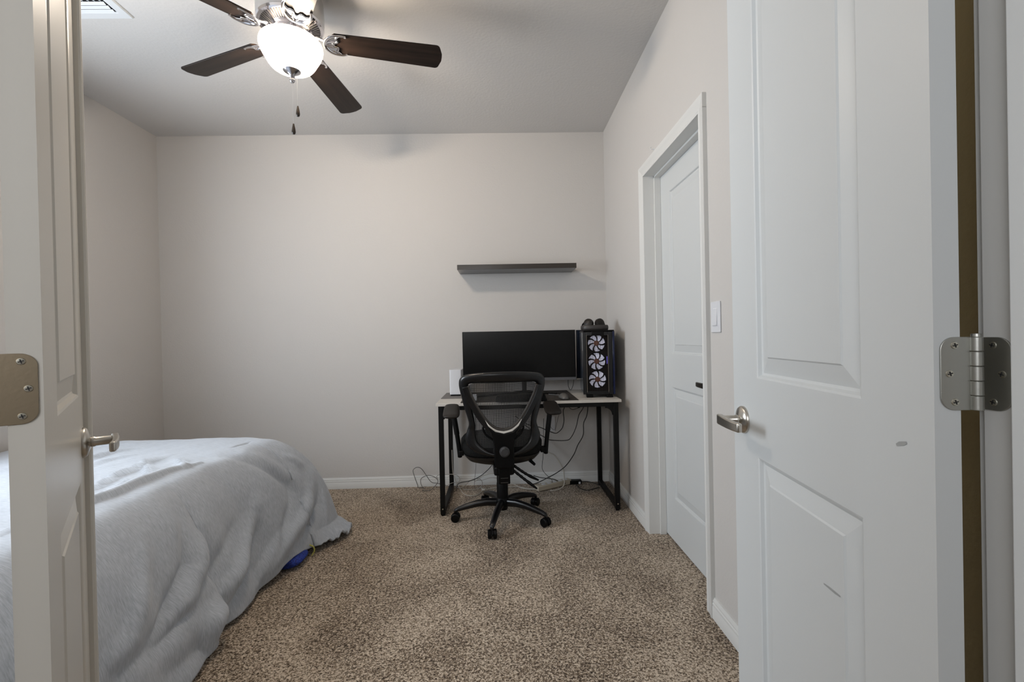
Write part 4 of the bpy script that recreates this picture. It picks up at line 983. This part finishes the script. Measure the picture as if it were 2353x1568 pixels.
# ------------------------------------------------------------------ cables and floor things
def cable(name, pts, r, m, label, cat='cable', n=7):
    q = catmull(pts, 7)
    return tag(MB().tube(q, r, n).build(name, m, angle=80), label, cat, 'cables hanging and lying around the desk')
KC = {
'K1': [(0.454, 3.3, 0.706), (0.454, 3.3, 0.635), (0.444, 3.3, 0.601), (0.447, 3.3, 0.533), (0.436, 3.3, 0.482), (0.41, 3.3, 0.452), (0.381, 3.3, 0.441), (0.325, 3.3, 0.462), (0.269, 3.32, 0.484), (.18, 3.36, .50), (.10, 3.42, .55)],
'K2': [(.60, 3.37, .706), (0.602, 3.35, 0.623), (0.566, 3.35, 0.561), (0.544, 3.35, 0.475), (0.508, 3.35, 0.401), (0.467, 3.35, 0.375), (0.346, 3.35, 0.382), (0.306, 3.35, 0.404), (.22, 3.38, .45), (.12, 3.42, .52)],
'K3': [(.645, 3.4, .706), (0.643, 3.4, 0.615), (0.633, 3.4, 0.545), (0.608, 3.4, 0.487), (0.603, 3.4, 0.4), (0.561, 3.4, 0.325), (0.53, 3.4, 0.256), (0.47, 3.4, 0.175), (0.404, 3.4, 0.125), (0.339, 3.4, 0.091), (0.269, 3.4, 0.058), (.22, 3.40, .04)],
'K4': [(.450, 3.45, .70), (0.444, 3.45, 0.589), (0.425, 3.45, 0.53), (0.4, 3.45, 0.442), (0.385, 3.50, 0.43), (.376, 3.545, .44)],
'K5': [(.30, 3.30, .55), (0.29, 3.3, 0.288), (0.284, 3.3, 0.231), (0.285, 3.3, 0.175), (0.329, 3.32, 0.117), (.36, 3.40, .07), (.37, 3.45, .012)],
'K6': [(.25, 3.5, .40), (0.337, 3.47, 0.272), (0.395, 3.46, 0.235), (0.447, 3.45, 0.15), (0.458, 3.45, 0.108), (0.452, 3.40, 0.03), (0.40, 3.36, 0.008), (.34, 3.345, .008)],
'K7': [(0.228, 3.47, 0.085), (0.276, 3.46, 0.072), (0.336, 3.44, 0.069), (0.383, 3.44, 0.060), (0.435, 3.47, 0.030), (0.49, 3.5, 0.020)],
'K7b': [(0.600, 3.5, 0.018), (0.65, 3.49, 0.020), (0.70, 3.47, 0.010), (.735, 3.43, .007)],
'K8': [(0.55, 3.495, 0.010), (0.569, 3.384, 0.006), (0.618, 3.336, 0.006), (0.671, 3.367, 0.006), (0.715, 3.39, 0.006)],
'K9': [(0.48, 3.3, 0.705), (0.485, 3.3, 0.634), (0.51, 3.3, 0.611), (0.544, 3.3, 0.618), (0.556, 3.3, 0.629), (.56, 3.3, .705)],
'G1': [(-.62, 3.50, .006), (-0.657, 3.5, 0.010), (-0.66, 3.5, 0.027), (-0.679, 3.5, 0.082), (-0.693, 3.5, 0.134), (-0.684, 3.5, 0.154), (-0.659, 3.5, 0.165), (-0.63, 3.5, 0.153), (-0.601, 3.5, 0.114), (-0.571, 3.5, 0.066), (-0.548, 3.5, 0.044), (-0.514, 3.5, 0.038), (-0.453, 3.48, 0.030), (-.40, 3.47, .010)],
'G2': [(-.60, 3.47, .006), (-0.625, 3.49, 0.019), (-0.636, 3.49, 0.06), (-0.623, 3.49, 0.087), (-0.579, 3.49, 0.103), (-0.532, 3.49, 0.091), (-0.502, 3.485, 0.06), (-0.52, 3.47, 0.03), (-0.554, 3.44, 0.008), (-0.615, 3.43, 0.006)],
'G3': [(-0.494, 3.44, 0.089), (-0.506, 3.44, 0.106), (-0.487, 3.44, 0.119), (-0.457, 3.44, 0.121), (-0.37, 3.44, 0.119), (-0.337, 3.44, 0.098), (-0.333, 3.44, 0.071), (-0.358, 3.44, 0.044), (-0.349, 3.44, 0.021), (-0.319, 3.44, 0.02), (-0.285, 3.44, 0.042), (-0.244, 3.44, 0.075), (-0.19, 3.44, 0.083), (-0.164, 3.44, 0.059), (-0.168, 3.44, 0.029), (-0.198, 3.434, 0.006), (-0.244, 3.423, 0.006), (-0.312, 3.44, 0.006)],
'G4': [(-.388, 3.46, .30), (-0.385, 3.46, 0.14), (-0.373, 3.46, 0.093), (-0.36, 3.46, 0.052), (-0.33, 3.446, 0.008), (-0.298, 3.345, 0.006), (-0.255, 3.294, 0.006), (-0.204, 3.298, 0.006), (-0.166, 3.372, 0.006), (-0.162, 3.451, 0.006)],
'W1': [(-0.172, 3.45, 0.010), (-0.146, 3.41, 0.007), (-0.051, 3.448, 0.007), (0.111, 3.45, 0.009), (0.183, 3.396, 0.007), (0.245, 3.38, 0.009)],
'W2': [(-.22, 3.48, .05), (-0.166, 3.47, 0.091), (-0.136, 3.47, 0.102), (-0.065, 3.47, 0.105), (0.041, 3.47, 0.039), (0.076, 3.46, 0.028), (0.126, 3.43, 0.008), (0.174, 3.405, 0.007), (0.24, 3.385, 0.012)],
'K10': [(-.05, 3.43, .32), (-0.082, 3.42, 0.199), (-0.138, 3.42, 0.135), (-0.194, 3.42, 0.097), (-0.255, 3.42, 0.073), (-0.34, 3.42, 0.056), (-.355, 3.40, .010)],
'K11': [(-.20, 3.45, .70), (-.204, 3.45, .40), (-0.207, 3.45, 0.194), (-0.213, 3.45, 0.133), (-0.219, 3.45, 0.088), (-.225, 3.45, .010)],
'G5': [(-.46, 3.46, .006), (-.40, 3.45, .05), (-.33, 3.47, .052), (-.25, 3.48, .06), (-.17, 3.49, .055), (-.09, 3.48, .075), (-.02, 3.47, .06)],
}
for key, r, m, lab in (
    ('K1', .0032, CABB, 'short black cable looping just right of the chair back, highest of the hanging ones'),
    ('K2', .0030, CABB, 'black cable hanging in a flat-bottomed curve under the desk, second highest'),
    ('K3', .0034, CABB, 'long black cable sweeping from desk right down to the white power strip'),
    ('K4', .0016, CABG, 'thin grey cord dropping from the desk to the wall outlet'),
    ('K5', .0018, CABB, 'thin black cord dropping from below the right armrest to the power strip'),
    ('K6', .0042, CABW, 'thick white cord curling down behind the power strip'),
    ('K7', .0030, CABB, 'black cord from the power strip to the black power brick'),
    ('K7b', .0028, CABB, 'black cord leaving the power brick towards the rear desk leg'),
    ('K8', .0028, CABB, 'black cord curving on the carpet in front of the power brick'),
    ('K9', .0020, CABB, 'tiny black cable loop dangling directly under the desktop'),
    ('G1', .0024, CABG, 'grey cord rising in the tall leftmost loop against the baseboard'),
    ('G2', .0024, CABG, 'grey cord in a low round loop left of the front desk leg'),
    ('G3', .0024, CABL, 'grey cord tangled in waves between the left desk legs and the chair'),
    ('G4', .0025, CABW, 'pale cord in a wide loop on the carpet left of the chair base'),
    ('G5', .0020, CABL, 'thin pale cord running low along the baseboard behind the left desk leg'),
    ('W1', .0036, CABW, 'white cord lying on the carpet behind the chair column to the power strip'),
    ('W2', .0034, CABW, 'white cord arching over the baseboard behind the chair column'),
    ('K10', .0028, CABB, 'black cable slanting down left from behind the chair seat'),
    ('K11', .0014, CABG, 'thin vertical grey cord behind the left half of the chair seat')):
    cable('cable', KC[key], r, m, lab)
mcab = cable('cable', [(0.490, 3.345, 0.835), (0.494, 3.36, 0.773), (0.512, 3.37, 0.745), (0.528, 3.36, 0.78), (0.535, 3.345, 0.835)], .0020, CABB, 'thin black cable hanging in a loop below the monitor beside the tower')
MB().box((.550, 3.29, .622), (.566, 3.31, .640)).build('cable_clip', BLKP, bevel=.003)
cc = bpy.data.objects['cable_clip']; tag(cc, 'small black clip on the dangling loop under the desktop', 'clip')
# power strip
ps = empty('power_strip', (.375, 3.435, 0), math.radians(30)); tag(ps, 'long white power strip lying on the carpet right of the chair', 'power strip')
MB().box((-.155, -.026, .004), (.155, .026, .042)).build('strip_body', CREAMP, ps, bevel=.006, seg=3)
mb = MB()
for k in range(5): mb.prism([(x-.09+.05*k, y) for x, y in rrect(-.016, -.015, .016, .015, .006)], .041, .0435)
mb.build('socket', WPLAS, ps)
MB().lathe([(0, 0), (.004, 0), (.004, -.002), (0, -.002)], 12, (.09, -.026, .022), 'y').build('indicator', BLKP, ps)
pb = empty('power_brick', (.545, 3.505, 0), .02); tag(pb, 'black power adapter brick on the carpet against the back baseboard', 'adapter')
MB().box((-.055, -.022, .002), (.055, .022, .032)).build('brick_body', BLKP, pb, bevel=.004)
MB().box((.030, -.0228, .006), (.045, -.0220, .022)).build('rating_label', WPLAS, pb, smooth=False)
onobj('cable_plug', MB().box((-.168, 3.395, .003), (-.140, 3.412, .018)), CABW, 'white plug end lying on the carpet behind the rear chair leg', 'plug', bevel=.004)
